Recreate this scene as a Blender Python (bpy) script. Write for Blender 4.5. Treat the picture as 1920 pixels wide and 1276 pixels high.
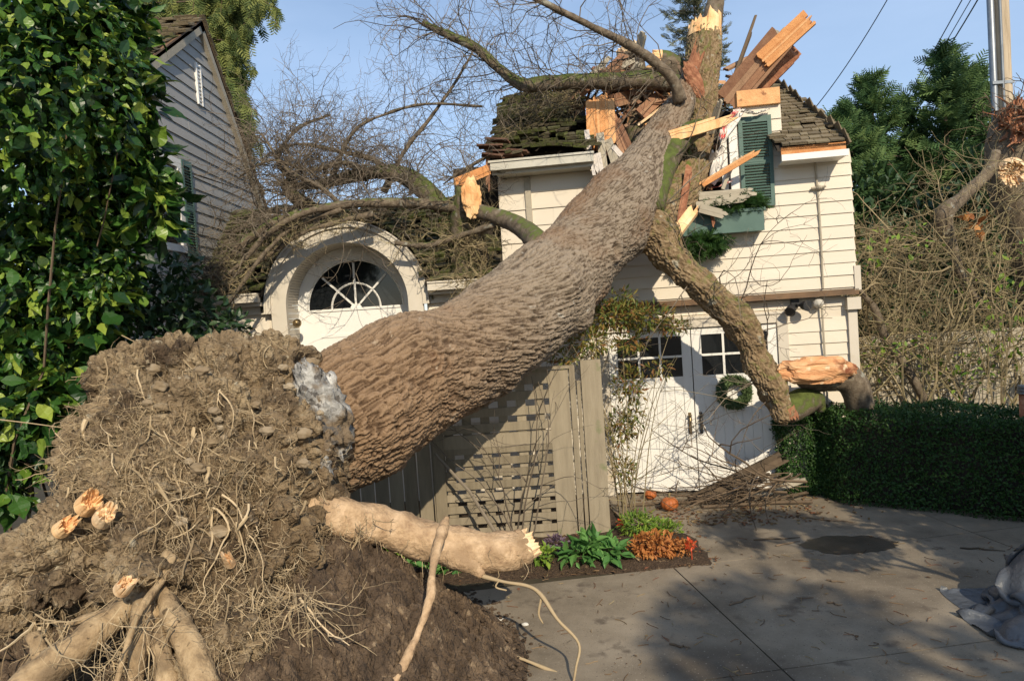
import bpy, math, random
import numpy as np
from mathutils import Matrix, Vector
sc = bpy.context.scene
for o in list(bpy.data.objects): bpy.data.objects.remove(o)
R = math.radians
# ------------------------------------------------------------------ camera
PITCH, ROLL, FPX = R(-2.0), R(3.8), 1387.0
CAM = np.array([0, 0, 2.3])
cf = np.array([0, math.cos(PITCH), math.sin(PITCH)])
_r0 = np.array([1., 0, 0]); _u0 = np.array([0, -math.sin(PITCH), math.cos(PITCH)])
cr = math.cos(ROLL)*_r0 - math.sin(ROLL)*_u0
cu = math.sin(ROLL)*_r0 + math.cos(ROLL)*_u0
cd = bpy.data.cameras.new('camera'); cam = bpy.data.objects.new('camera', cd)
sc.collection.objects.link(cam); sc.camera = cam
cd.sensor_width = 36; cd.lens = 36*FPX/1920; cd.clip_end = 2000; cd.clip_start = .05
M = Matrix.Identity(4)
for i in range(3):
    M[i][0] = cr[i]; M[i][1] = cu[i]; M[i][2] = -cf[i]; M[i][3] = CAM[i]
cam.matrix_world = M
# ------------------------------------------------------------------ light
SUN_AZ, SUN_EL = R(14), R(32)      # from behind the camera, swung to the right
sun_dir = np.array([math.sin(SUN_AZ)*math.cos(SUN_EL), -math.cos(SUN_AZ)*math.cos(SUN_EL), math.sin(SUN_EL)])
ld = bpy.data.lights.new('sun', 'SUN'); ld.energy = 4.9; ld.angle = R(.6); ld.color = (1, .87, .67)
lo = bpy.data.objects.new('sun', ld); sc.collection.objects.link(lo)
lo.rotation_euler = Vector(sun_dir).to_track_quat('Z', 'Y').to_euler()
w = bpy.data.worlds.new('World'); sc.world = w; w.use_nodes = True
nt = w.node_tree; sky = nt.nodes.new('ShaderNodeTexSky'); sky.sky_type = 'NISHITA'; sky.sun_disc = False
sky.sun_elevation = SUN_EL; sky.sun_rotation = math.pi - SUN_AZ
sky.air_density = 1.0; sky.dust_density = .4; sky.ozone_density = 1.6
ctc = nt.nodes.new('ShaderNodeTexCoord'); cmp_ = nt.nodes.new('ShaderNodeMapping'); cmp_.inputs['Scale'].default_value = (1.0, 1.0, 3.2)
cno = nt.nodes.new('ShaderNodeTexNoise'); cno.inputs['Scale'].default_value = 1.6; cno.inputs['Detail'].default_value = 7; cno.inputs['Roughness'].default_value = .55
crp = nt.nodes.new('ShaderNodeMapRange'); crp.inputs[1].default_value = .42; crp.inputs[2].default_value = .78; crp.inputs[3].default_value = .25; crp.inputs[4].default_value = .80
cmx = nt.nodes.new('ShaderNodeMix'); cmx.data_type = 'RGBA'; cmx.inputs[7].default_value = (3.6, 4.8, 6.8, 1)
nt.links.new(ctc.outputs['Generated'], cmp_.inputs[0]); nt.links.new(cmp_.outputs[0], cno.inputs['Vector']); nt.links.new(cno.outputs[0], crp.inputs[0])
nt.links.new(crp.outputs[0], cmx.inputs[0]); nt.links.new(sky.outputs[0], cmx.inputs[6]); nt.links.new(cmx.outputs[2], nt.nodes['Background'].inputs[0]); nt.nodes['Background'].inputs[1].default_value = .15
sc.view_settings.view_transform = 'Standard'; sc.view_settings.look = 'None'
sc.view_settings.exposure = 0; sc.view_settings.gamma = 1
sc.render.engine = 'CYCLES'; sc.cycles.max_bounces = 6; sc.cycles.transparent_max_bounces = 8
# ------------------------------------------------------------------ helpers
def ray(x, y): return cf + cr*((x-960)/FPX) + cu*((638-y)/FPX)
def W(x, y, Y): d = ray(x, y); return CAM + d*(Y/d[1])
def G(x, y, z=0.): d = ray(x, y); return CAM + d*((z-CAM[2])/d[2])
def WX(x, y, X): d = ray(x, y); return CAM + d*(X/d[0])
def pxr(px, Y): return px/FPX*Y
def unit(v): v = np.asarray(v, float); return v/(np.linalg.norm(v)+1e-12)
rg = np.random.default_rng(7)
_p = rg.permutation(256); _p = np.concatenate([_p, _p, _p]); _g = rg.normal(size=(256, 3)); _g /= np.linalg.norm(_g, axis=1)[:, None]
def perlin(P):
    P = np.asarray(P, float); i = np.floor(P).astype(np.int64); f = P-i; u = f*f*f*(f*(f*6-15)+10); i &= 255
    res = np.zeros(len(P))
    for a in (0, 1):
        for b in (0, 1):
            for c in (0, 1):
                h = _p[_p[_p[i[:, 0]+a]+i[:, 1]+b]+i[:, 2]+c]
                d = (_g[h]*(f-np.array([a, b, c]))).sum(1)
                wx = u[:, 0] if a else 1-u[:, 0]; wy = u[:, 1] if b else 1-u[:, 1]; wz = u[:, 2] if c else 1-u[:, 2]
                res += d*wx*wy*wz
    return res*1.5
def fbm(P, o=3):
    s = 0; a = 1; P = np.asarray(P, float)
    for k in range(o): s = s + a*perlin(P*2**k+17.3*k); a *= .5
    return s
MW = {}          # object -> root 4x4 (numpy, inverse) so that parts can be given in world coordinates
def rootinv(o): return MW.get(o.name, np.eye(4))
class MB:
    def __init__(s): s.V = []; s.F = []; s.n = 0; s.r = []; s.mo = []; s.mi = []
    def add(s, V, F, r=None, mi=0, moss=0.):
        V = np.asarray(V, float).reshape(-1, 3)
        if r is None: r = random.random()
        s.r.append(np.broadcast_to(np.asarray(r, float), (len(V),)).copy())
        s.mo.append(np.broadcast_to(np.asarray(moss, float), (len(V),)).copy())
        s.V.append(V)
        groups = {}
        if isinstance(F, np.ndarray): groups[F.shape[1]] = F
        else:
            for f in F: groups.setdefault(len(f), []).append(f)
        for k, g in groups.items():
            g = np.asarray(g, np.int64)+s.n; s.F.append(g); s.mi.append(np.full(len(g), mi))
        s.n += len(V)
    def box(s, c, half, ax=None, r=None, mi=0):
        ax = np.eye(3) if ax is None else np.asarray(ax)
        q = np.array([[x, y, z] for x in (-1, 1) for y in (-1, 1) for z in (-1, 1)], float)*np.asarray(half)
        s.add(np.asarray(c)+q@ax, [(0, 1, 3, 2), (4, 6, 7, 5), (0, 4, 5, 1), (2, 3, 7, 6), (0, 2, 6, 4), (1, 5, 7, 3)], r, mi)
    def b2(s, a, b, r=None, mi=0):
        a = np.array(a, float); b = np.array(b, float); s.box((a+b)/2, np.abs(b-a)/2, None, r, mi)
    def tube(s, P, rad, n=5, r=None, mi=0, cap=True, moss=0., wob=0.):
        P = np.asarray(P, float); m = len(P); rad = np.broadcast_to(np.asarray(rad, float), (m,))
        T = np.gradient(P, axis=0); T /= np.linalg.norm(T, axis=1)[:, None]+1e-12
        a = np.array([0, 0, 1.]) if abs(T[0][2]) < .9 else np.array([1., 0, 0])
        A = np.cross(T, a); A /= np.linalg.norm(A, axis=1)[:, None]+1e-12
        B = np.cross(T, A); th = np.arange(n)/n*2*math.pi
        rr = rad[:, None]*np.ones((m, n))
        if wob: rr = rr*(1+wob*rg.normal(size=(m, n)))
        V = P[:, None, :]+rr[..., None]*(np.cos(th)[None, :, None]*A[:, None, :]+np.sin(th)[None, :, None]*B[:, None, :])
        V = V.reshape(-1, 3); i = np.arange(m-1)[:, None]*n; j = np.arange(n)[None, :]; j2 = (j+1) % n
        F = np.stack([i+j, i+j2, i+n+j2, i+n+j], -1).reshape(-1, 4)
        if np.ndim(moss) > 0: moss = np.repeat(np.asarray(moss), n)
        s.add(V, F, r, mi, moss)
        if cap:
            k = s.n-len(V)
            for e in (0, m-1):
                s.F.append(np.array([[k+e*n+q for q in (range(n) if e else range(n-1, -1, -1))]])); s.mi.append(np.array([mi]))
    def prism(s, poly, y0, y1, fr, r=None, mi=0):
        """polygon in (x,z) of frame fr=(O,ex,ey,ez), extruded y0..y1"""
        O, ex, ey, ez = fr; n = len(poly)
        V = [O+ex*a+ez*b+ey*y for y in (y0, y1) for a, b in poly]
        F = [tuple(range(n)), tuple(range(2*n-1, n-1, -1))]+[(i, i+n, (i+1) % n+n, (i+1) % n) for i in range(n)]
        s.add(V, F, r, mi)
    def build(s, name, mat, parent=None, smooth=False, world=True):
        if not s.V: return None
        V = np.concatenate(s.V)
        me = bpy.data.meshes.new(name)
        o = bpy.data.objects.new(name, me); sc.collection.objects.link(o)
        if parent is not None:
            o.parent = parent; inv = rootinv(parent)
        else:
            b = np.array([(V[:, 0].min()+V[:, 0].max())/2, (V[:, 1].min()+V[:, 1].max())/2, V[:, 2].min()])
            inv = np.eye(4); inv[:3, 3] = -b; o.location = b
        MW[o.name] = inv
        if world: V = V@inv[:3, :3].T+inv[:3, 3]
        me.vertices.add(len(V)); me.vertices.foreach_set('co', V.astype(np.float32).ravel())
        sizes = np.concatenate([np.full(len(f), f.shape[1]) for f in s.F]); idx = np.concatenate([f.ravel() for f in s.F])
        me.loops.add(len(idx)); me.loops.foreach_set('vertex_index', idx.astype(np.int32))
        st = np.concatenate([[0], np.cumsum(sizes)[:-1]]); me.polygons.add(len(sizes))
        me.polygons.foreach_set('loop_start', st.astype(np.int32)); me.polygons.foreach_set('loop_total', sizes.astype(np.int32))
        me.polygons.foreach_set('material_index', np.concatenate(s.mi).astype(np.int32))
        me.polygons.foreach_set('use_smooth', np.full(len(sizes), smooth))
        for nm, arr in (('rnd', s.r), ('moss', s.mo)):
            at = me.attributes.new(nm, 'FLOAT', 'POINT'); at.data.foreach_set('value', np.concatenate(arr).astype(np.float32))
        for m_ in (mat if isinstance(mat, (list, tuple)) else [mat]): me.materials.append(m_)
        me.update(); me.validate(); return o
def tag(o, label=None, cat=None, group=None, kind=None):
    if label: o['label'] = label
    if cat: o['category'] = cat
    if group: o['group'] = group
    if kind: o['kind'] = kind
    return o
def thing(name, label, cat, loc, rz=0., group=None):
    o = bpy.data.objects.new(name, None); sc.collection.objects.link(o); o.empty_display_size = .2
    o.location = loc; o.rotation_euler = (0, 0, rz)
    Mx = np.array(Matrix.Translation(Vector(loc))@Matrix.Rotation(rz, 4, 'Z')); MW[o.name] = np.linalg.inv(Mx)
    return tag(o, label, cat, group)
def frame(yaw=0., O=(0, 0, 0)):
    c, s = math.cos(yaw), math.sin(yaw)
    return (np.array(O, float), np.array([c, s, 0]), np.array([-s, c, 0]), np.array([0, 0, 1.]))
def fb(mb, fr, x0, x1, y0, y1, z0, z1, r=None, mi=0):
    O, ex, ey, ez = fr
    mb.box(O+ex*(x0+x1)/2+ey*(y0+y1)/2+ez*(z0+z1)/2, (abs(x1-x0)/2, abs(y1-y0)/2, abs(z1-z0)/2), np.array([ex, ey, ez]), r, mi)
# ------------------------------------------------------------------ materials
def mat(name, cols, scale=4., detail=6., rough=.8, bump=.3, bscale=30., stretch=(1, 1, 1), rnd=0., rcols=None, transl=0., moss=None, spots=None, spec=.3, metal=0., dist=.01, wave=None, contrast=None):
    m = bpy.data.materials.new(name); m.use_nodes = True; t = m.node_tree; N = t.nodes; L = t.links
    bs = N['Principled BSDF']; bs.inputs['Roughness'].default_value = rough; bs.inputs['Specular IOR Level'].default_value = spec
    bs.inputs['Metallic'].default_value = metal
    tc = N.new('ShaderNodeTexCoord'); mp = N.new('ShaderNodeMapping'); mp.inputs['Scale'].default_value = stretch
    L.new(tc.outputs['Object'], mp.inputs[0])
    nz = N.new('ShaderNodeTexNoise'); nz.inputs['Scale'].default_value = scale; nz.inputs['Detail'].default_value = detail; nz.inputs['Roughness'].default_value = .65
    L.new(mp.outputs[0], nz.inputs['Vector'])
    cr_ = N.new('ShaderNodeValToRGB'); e = cr_.color_ramp.elements
    lo_, hi_ = contrast or (.3, .7)
    n = len(cols)
    while len(e) < n: e.new(.5)
    for i, c in enumerate(cols): e[i].position = lo_+(hi_-lo_)*i/max(1, n-1); e[i].color = (*c, 1)
    L.new(nz.outputs[0], cr_.inputs[0]); out = cr_.outputs[0]
    def mixc(fac, a, b, typ='MIX'):
        x = N.new('ShaderNodeMix'); x.data_type = 'RGBA'; x.blend_type = typ
        if hasattr(fac, 'links'): L.new(fac, x.inputs[0])
        else: x.inputs[0].default_value = fac
        for v, k in ((a, 6), (b, 7)):
            if hasattr(v, 'links'): L.new(v, x.inputs[k])
            else: x.inputs[k].default_value = (*v, 1)
        return x.outputs[2]
    if rcols:
        at = N.new('ShaderNodeAttribute'); at.attribute_name = 'rnd'; rr = N.new('ShaderNodeValToRGB'); ee = rr.color_ramp.elements
        while len(ee) < len(rcols): ee.new(.5)
        for i, c in enumerate(rcols): ee[i].position = i/(len(rcols)-1); ee[i].color = (*c, 1)
        L.new(at.outputs['Fac'], rr.inputs[0]); out = mixc(rnd or .6, out, rr.outputs[0])
    if spots:   # (scale, threshold, colour, softness)
        for (ss, th, col, soft) in spots:
            n2 = N.new('ShaderNodeTexNoise'); n2.inputs['Scale'].default_value = ss; n2.inputs['Detail'].default_value = 5; L.new(tc.outputs['Object'], n2.inputs['Vector'])
            mr = N.new('ShaderNodeMapRange'); mr.inputs[1].default_value = th; mr.inputs[2].default_value = th+soft; L.new(n2.outputs[0], mr.inputs[0])
            out = mixc(mr.outputs[0], out, col)
    if moss:
        am = N.new('ShaderNodeAttribute'); am.attribute_name = 'moss'; n3 = N.new('ShaderNodeTexNoise'); n3.inputs['Scale'].default_value = 14; n3.inputs['Detail'].default_value = 6
        L.new(tc.outputs['Object'], n3.inputs['Vector'])
        ad = N.new('ShaderNodeMath'); ad.operation = 'ADD'; L.new(am.outputs['Fac'], ad.inputs[0]); L.new(n3.outputs[0], ad.inputs[1])
        mr = N.new('ShaderNodeMapRange'); mr.inputs[1].default_value = .95; mr.inputs[2].default_value = 1.2; L.new(ad.outputs[0], mr.inputs[0])
        mc = N.new('ShaderNodeValToRGB'); mc.color_ramp.elements[0].color = (moss[0]*.5, moss[1]*.5, moss[2]*.5, 1); mc.color_ramp.elements[1].color = (*moss, 1)
        mc.color_ramp.elements[0].position = .35; mc.color_ramp.elements[1].position = .65; L.new(n3.outputs[0], mc.inputs[0])
        out = mixc(mr.outputs[0], out, mc.outputs[0])
    L.new(out, bs.inputs['Base Color'])
    if bump:
        nb = N.new('ShaderNodeTexNoise'); nb.inputs['Scale'].default_value = bscale; nb.inputs['Detail'].default_value = 5; L.new(mp.outputs[0], nb.inputs['Vector'])
        bm = N.new('ShaderNodeBump'); bm.inputs['Strength'].default_value = bump; bm.inputs['Distance'].default_value = dist
        L.new(nb.outputs[0], bm.inputs['Height']); L.new(bm.outputs[0], bs.inputs['Normal'])
    if transl:
        tr = N.new('ShaderNodeBsdfTranslucent'); L.new(out, tr.inputs[0]); mx = N.new('ShaderNodeMixShader'); mx.inputs[0].default_value = transl
        L.new(bs.outputs[0], mx.inputs[1]); L.new(tr.outputs[0], mx.inputs[2]); L.new(mx.outputs[0], N['Material Output'].inputs[0])
    return m
MT = {}
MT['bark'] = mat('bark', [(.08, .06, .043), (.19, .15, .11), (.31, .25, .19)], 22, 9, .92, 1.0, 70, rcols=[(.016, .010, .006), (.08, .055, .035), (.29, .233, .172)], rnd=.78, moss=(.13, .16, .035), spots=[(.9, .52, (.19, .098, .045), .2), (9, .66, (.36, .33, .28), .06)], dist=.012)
def warm_near(m, p, r0, r1, col, fac):
    t = m.node_tree; b = t.nodes['Principled BSDF']; src = b.inputs['Base Color'].links[0].from_socket
    g = t.nodes.new('ShaderNodeNewGeometry'); vd = t.nodes.new('ShaderNodeVectorMath'); vd.operation = 'DISTANCE'; vd.inputs[1].default_value = p; t.links.new(g.outputs['Position'], vd.inputs[0])
    mr = t.nodes.new('ShaderNodeMapRange'); mr.inputs[1].default_value = r0; mr.inputs[2].default_value = r1; mr.inputs[3].default_value = fac; mr.inputs[4].default_value = 0; t.links.new(vd.outputs['Value'], mr.inputs[0])
    mx = t.nodes.new('ShaderNodeMix'); mx.data_type = 'RGBA'; mx.blend_type = 'MULTIPLY'; mx.inputs[7].default_value = (*col, 1); t.links.new(mr.outputs[0], mx.inputs[0]); t.links.new(src, mx.inputs[6]); t.links.new(mx.outputs[2], b.inputs['Base Color'])
warm_near(MT['bark'], tuple(W(700, 800, 5.4)), .5, 2.1, (.96, .74, .54), .8)   # reddish bark towards the foot of the trunk
MT['limbbark'] = mat('limb_bark', [(.09, .065, .04), (.21, .15, .09), (.32, .24, .145)], 16, 9, .92, 1.0, 60, rcols=[(.05, .03, .016), (.17, .11, .055), (.32, .23, .13)], rnd=.6, moss=(.12, .145, .03), spots=[(8, .63, (.33, .30, .23), .06)], dist=.01)
MT['branchbark'] = mat('branch_bark', [(.07, .052, .036), (.14, .108, .075), (.22, .18, .13)], 16, 9, .92, 1.0, 60, moss=(.10, .125, .03), spots=[(9, .63, (.26, .25, .2), .06)], dist=.008)
MT['twig'] = mat('twig_bark', [(.08, .06, .04), (.16, .12, .08)], 20, 3, .9, 0, rcols=[(.065, .05, .038), (.14, .112, .082), (.25, .21, .16)], rnd=.8)
MT['twigdark'] = mat('twig_bark_dark', [(.07, .05, .035), (.15, .11, .07)], 20, 3, .9, 0, rcols=[(.06, .045, .03), (.2, .14, .09)], rnd=.6)
MT['brush'] = mat('brush_bark', [(.16, .125, .07), (.30, .24, .14)], 20, 3, .9, 0, rcols=[(.08, .06, .035), (.36, .28, .16), (.24, .21, .10)], rnd=.7)
MT['rawwood'] = mat('raw_wood', [(.62, .28, .10), (.80, .50, .24), (.85, .64, .38)], 6, 6, .8, .6, 60, stretch=(1, 1, .35), dist=.008)
MT['logface'] = mat('log_heartwood', [(.42, .17, .07), (.66, .34, .16), (.78, .50, .28)], 5, 9, .85, .9, 40, stretch=(.5, 1, 2.5), spots=[(3.2, .55, (.22, .075, .035), .1), (9, .62, (.74, .56, .36), .08)], dist=.015)
MT['rawpale'] = mat('raw_wood_pale', [(.60, .36, .18), (.78, .55, .32), (.85, .68, .46)], 9, 7, .8, .7, 50, dist=.008)
MT['rotwood'] = mat('rotten_wood', [(.16, .06, .03), (.3, .13, .07), (.42, .22, .12)], 14, 6, .9, .8, 50)
MT['rawroot'] = mat('peeled_root', [(.24, .15, .085), (.44, .30, .175), (.60, .43, .27)], 12, 10, .85, 1.0, 45, spots=[(5, .52, (.30, .20, .115), .2), (2.2, .6, (.22, .145, .08), .1)], dist=.012)
MT['root'] = mat('root_bark', [(.15, .10, .055), (.32, .225, .125), (.46, .34, .20)], 11, 9, .9, 1.0, 50, spots=[(4, .54, (.16, .112, .065), .15), (25, .64, (.1, .07, .04), .05)], dist=.012)
MT['fineroot'] = mat('fine_root', [(.33, .25, .15), (.52, .41, .26)], 20, 3, .9, 0, rcols=[(.16, .11, .06), (.36, .27, .155), (.58, .45, .28)], rnd=.8)
MT['soil'] = mat('root_soil', [(.065, .045, .026), (.225, .162, .095), (.40, .31, .19)], 5, 12, .97, 1.0, 34, spots=[(1.9, .57, (.075, .05, .03), .1), (12, .66, (.36, .31, .22), .05), (30, .64, (.30, .24, .16), .04)], dist=.05)
warm_near(MT['soil'], tuple(W(500, 1040, 4.4)), .15, .95, (.55, .50, .45), .85)   # darker topsoil low on the plate
MT['darksoil'] = mat('dark_soil', [(.045, .03, .019), (.10, .068, .043), (.20, .14, .088)], 7, 12, .97, 1.0, 45, spots=[(14, .64, (.26, .19, .12), .05)], dist=.05)
MT['mulch'] = mat('mulch', [(.03, .02, .013), (.10, .065, .04)], 40, 8, .95, 1, 80, spots=[(25, .62, (.2, .14, .08), .06)], dist=.03)
MT['stone'] = mat('stone', [(.22, .17, .11), (.34, .28, .19)], 7, 6, .85, .5, 30, spots=[(5, .46, (.20, .145, .085), .12)], rcols=[(.16, .11, .065), (.36, .29, .20)], rnd=.7)
MT['concrete_chunk'] = mat('broken_concrete', [(.09, .085, .08), (.28, .27, .25), (.62, .60, .55)], 8, 12, .9, 1, 30, spots=[(3.5, .50, (.17, .125, .08), .06), (13, .58, (.10, .09, .08), .05)], dist=.03)
MT['drive'] = mat('driveway_concrete', [(.15, .122, .086), (.235, .193, .138), (.30, .25, .183)], 1.3, 12, .8, .7, 90, contrast=(.35, .65), spots=[(.8, .54, (.115, .092, .066), .14), (4.5, .62, (.12, .095, .07), .1), (60, .64, (.34, .29, .22), .05), (95, .66, (.06, .05, .04), .03)], dist=.004)
MT['ground'] = mat('ground_soil', [(.04, .032, .02), (.075, .06, .035)], 2, 8, .95, .6, 10, dist=.03)
MT['white'] = mat('cream_siding', [(.63, .56, .45), (.69, .62, .51)], 2.2, 6, .6, .15, 60, stretch=(.4, .4, 3), spots=[(1.6, .64, (.62, .53, .41), .1)], rcols=[(.60, .53, .42), (.71, .64, .53)], rnd=.4, dist=.002)
MT['lhsiding'] = mat('grey_siding', [(.30, .29, .27), (.38, .365, .34)], 2.2, 6, .65, .15, 60, rcols=[(.28, .27, .25), (.40, .38, .35)], rnd=.5, dist=.002)
MT['trim'] = mat('cream_trim', [(.54, .49, .40), (.60, .54, .45)], 3, 5, .6, .15, 50, spots=[(2.5, .62, (.50, .42, .31), .1)], dist=.002)
MT['door'] = mat('white_door_paint', [(.73, .71, .66), (.77, .75, .70)], 2, 5, .45, .1, 40, spots=[(3, .66, (.70, .67, .60), .1)], dist=.001)
MT['greytrim'] = mat('weathered_trim', [(.33, .29, .22), (.44, .39, .30)], 5, 6, .8, .3, 50)
MT['soffitwood'] = mat('brown_wood', [(.10, .065, .04), (.22, .13, .07)], 3, 5, .7, .3, 50)
MT['shake'] = mat('mossy_shakes', [(.06, .052, .034), (.12, .1, .065)], 14, 6, .95, .8, 60, rcols=[(.045, .038, .026), (.12, .098, .06), (.10, .105, .045), (.19, .155, .10)], rnd=.7, moss=(.10, .115, .03), dist=.01)
MT['shakelight'] = mat('weathered_shakes', [(.13, .105, .07), (.22, .18, .12)], 14, 6, .95, .8, 60, rcols=[(.10, .08, .05), (.19, .15, .095), (.24, .20, .13)], rnd=.7, moss=(.12, .13, .04), dist=.01)
MT['shakewood'] = mat('dark_shake_wood', [(.06, .03, .02), (.13, .07, .045)], 10, 5, .9, .6, 50)
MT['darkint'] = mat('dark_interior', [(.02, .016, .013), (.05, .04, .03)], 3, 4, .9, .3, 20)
MT['lumber'] = mat('broken_lumber', [(.12, .06, .035), (.26, .14, .085), (.40, .24, .14)], 13, 9, .85, .8, 60, stretch=(1, 1, 1), rcols=[(.12, .055, .035), (.34, .17, .09), (.42, .27, .16)], rnd=.6, dist=.004)
MT['orange'] = mat('fresh_sheathing', [(.45, .17, .06), (.62, .28, .10), (.76, .44, .20)], 11, 9, .8, .8, 60, rcols=[(.40, .15, .05), (.62, .29, .11), (.74, .45, .22)], rnd=.5, spots=[(9, .62, (.30, .13, .06), .08)], dist=.008)
MT['splinter'] = mat('shredded_wood', [(.12, .06, .035), (.3, .17, .1)], 12, 5, .9, .3, 40, rcols=[(.05, .03, .02), (.20, .10, .06), (.34, .2, .12), (.24, .21, .17), (.62, .34, .16)], rnd=.85)
MT['plaster'] = mat('broken_plaster', [(.5, .45, .40), (.68, .62, .56)], 6, 6, .85, .5, 30)
MT['green'] = mat('green_paint', [(.07, .125, .105), (.095, .16, .135)], 5, 5, .55, .2, 40, spots=[(6, .66, (.1, .17, .14), .1)], dist=.002)
MT['fence'] = mat('weathered_fence', [(.13, .105, .07), (.23, .19, .13), (.32, .27, .19)], 6, 8, .9, .5, 50, stretch=(3, 3, .4), rcols=[(.14, .115, .075), (.33, .28, .20)], rnd=.5, spots=[(5, .66, (.17, .18, .09), .1)], dist=.004)
MT['leafbig'] = mat('broad_leaf', [(.035, .10, .015), (.06, .155, .02)], 3, 3, .38, .15, 60, rcols=[(.006, .022, .008), (.014, .05, .012), (.03, .09, .016), (.055, .135, .022), (.15, .25, .03), (.34, .42, .07)], rnd=.9, transl=.25, spec=.45, spots=[(30, .66, (.12, .10, .03), .05)])
MT['leafdark'] = mat('dark_leaf', [(.02, .05, .015), (.04, .08, .02)], 3, 3, .45, 0, rcols=[(.016, .045, .014), (.05, .095, .035)], rnd=.7, transl=.15, spec=.5)
MT['hedge'] = mat('hedge_leaf', [(.02, .055, .012), (.035, .085, .018)], 3, 3, .5, 0, rcols=[(.012, .04, .010), (.03, .08, .016), (.06, .12, .025)], rnd=.8, transl=.15)
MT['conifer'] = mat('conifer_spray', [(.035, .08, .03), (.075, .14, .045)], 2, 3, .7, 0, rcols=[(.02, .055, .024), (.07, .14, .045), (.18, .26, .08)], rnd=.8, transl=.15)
MT['cedar'] = mat('cedar_spray', [(.09, .12, .03), (.17, .20, .05)], 2, 3, .7, 0, rcols=[(.04, .08, .03), (.17, .21, .06), (.32, .33, .10)], rnd=.8, transl=.25)
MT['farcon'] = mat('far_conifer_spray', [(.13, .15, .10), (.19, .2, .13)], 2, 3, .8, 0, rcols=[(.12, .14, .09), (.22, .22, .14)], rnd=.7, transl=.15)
MT['nandina'] = mat('nandina_leaf', [(.1, .12, .03), (.17, .17, .04)], 2, 3, .5, 0, rcols=[(.05, .10, .02), (.16, .18, .04), (.25, .20, .05), (.26, .09, .04)], rnd=.9, transl=.3)
MT['lime'] = mat('lime_leaf', [(.12, .22, .03), (.22, .34, .05)], 2, 3, .5, 0, rcols=[(.08, .18, .03), (.28, .38, .05)], rnd=.8, transl=.3)
MT['freshgreen'] = mat('fresh_green_leaf', [(.08, .21, .05), (.13, .3, .07)], 2, 3, .5, 0, rcols=[(.05, .15, .04), (.17, .34, .09)], rnd=.8, transl=.3)
MT['purple'] = mat('purple_leaf', [(.09, .06, .09), (.2, .14, .18)], 2, 3, .5, 0, rcols=[(.06, .03, .05), (.26, .19, .24)], rnd=.8, transl=.2)
MT['orangeleaf'] = mat('russet_leaf', [(.35, .13, .035), (.5, .2, .06)], 2, 3, .6, 0, rcols=[(.22, .075, .025), (.46, .17, .045), (.58, .28, .09)], rnd=.9, transl=.3)
MT['redleaf'] = mat('red_flower', [(.6, .07, .03), (.75, .15, .05)], 2, 3, .5, 0, transl=.3)
MT['wreath'] = mat('wreath_needles', [(.05, .09, .035), (.1, .15, .05)], 3, 3, .7, 0, rcols=[(.04, .08, .03), (.14, .19, .075)], rnd=.8)
MT['pumpkin'] = mat('pumpkin_skin', [(.33, .09, .025), (.45, .14, .04)], 4, 4, .5, .1, 20)
MT['pumpstem'] = mat('pumpkin_stem', [(.2, .16, .08), (.3, .25, .13)], 9, 4, .8, .3, 50)
MT['tarp'] = mat('grey_tarp', [(.065, .072, .082), (.11, .118, .13)], 5, 9, .42, .7, 16, dist=.02, spec=.45)
MT['pole'] = mat('pole_wood', [(.30, .23, .15), (.46, .37, .26), (.54, .45, .33)], 5, 8, .9, .5, 40, stretch=(4, 4, .3), dist=.006)
MT['metal'] = mat('grey_conduit', [(.2, .22, .24), (.28, .3, .32)], 5, 4, .45, .1, 30, metal=.6)
MT['black'] = mat('black_metal', [(.02, .02, .02), (.04, .04, .04)], 5, 4, .4, .1, 30)
MT['brass'] = mat('aged_brass', [(.16, .12, .07), (.26, .19, .1)], 5, 4, .35, .1, 30, metal=.9)
MT['lampglass'] = mat('lamp_glass', [(.5, .47, .4), (.6, .56, .5)], 5, 4, .15, 0, 30)
MT['wet'] = mat('wet_concrete', [(.045, .037, .028), (.10, .082, .062)], 5, 8, .32, .4, 60, spec=.5)
MT['litter'] = mat('leaf_litter', [(.2, .12, .05), (.3, .2, .09)], 3, 3, .9, 0, rcols=[(.05, .03, .018), (.13, .07, .035), (.22, .15, .07), (.16, .05, .03), (.34, .28, .15)], rnd=.92)
MT['redcloth'] = mat('red_patterned_curtain', [(.62, .1, .1), (.75, .68, .63)], 16, 2, .8, .2, 30, contrast=(.47, .53))
MT['whitecloth'] = mat('white_curtain', [(.66, .63, .59), (.78, .75, .71)], 5, 4, .85, .3, 20)
MT['gutter'] = mat('gutter_paint', [(.42, .40, .33), (.55, .52, .44)], 4, 6, .5, .2, 30, spots=[(4, .6, (.26, .25, .19), .1)])
MT['chalk'] = mat('pale_stone', [(.5, .48, .42), (.7, .67, .6)], 5, 5, .9, .4, 20)
def glassmat():
    m = bpy.data.materials.new('window_glass'); m.use_nodes = True; b = m.node_tree.nodes['Principled BSDF']
    b.inputs['Base Color'].default_value = (.012, .014, .016, 1); b.inputs['Roughness'].default_value = .06; b.inputs['Specular IOR Level'].default_value = .5
    return m
MT['glass'] = glassmat()
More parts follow.
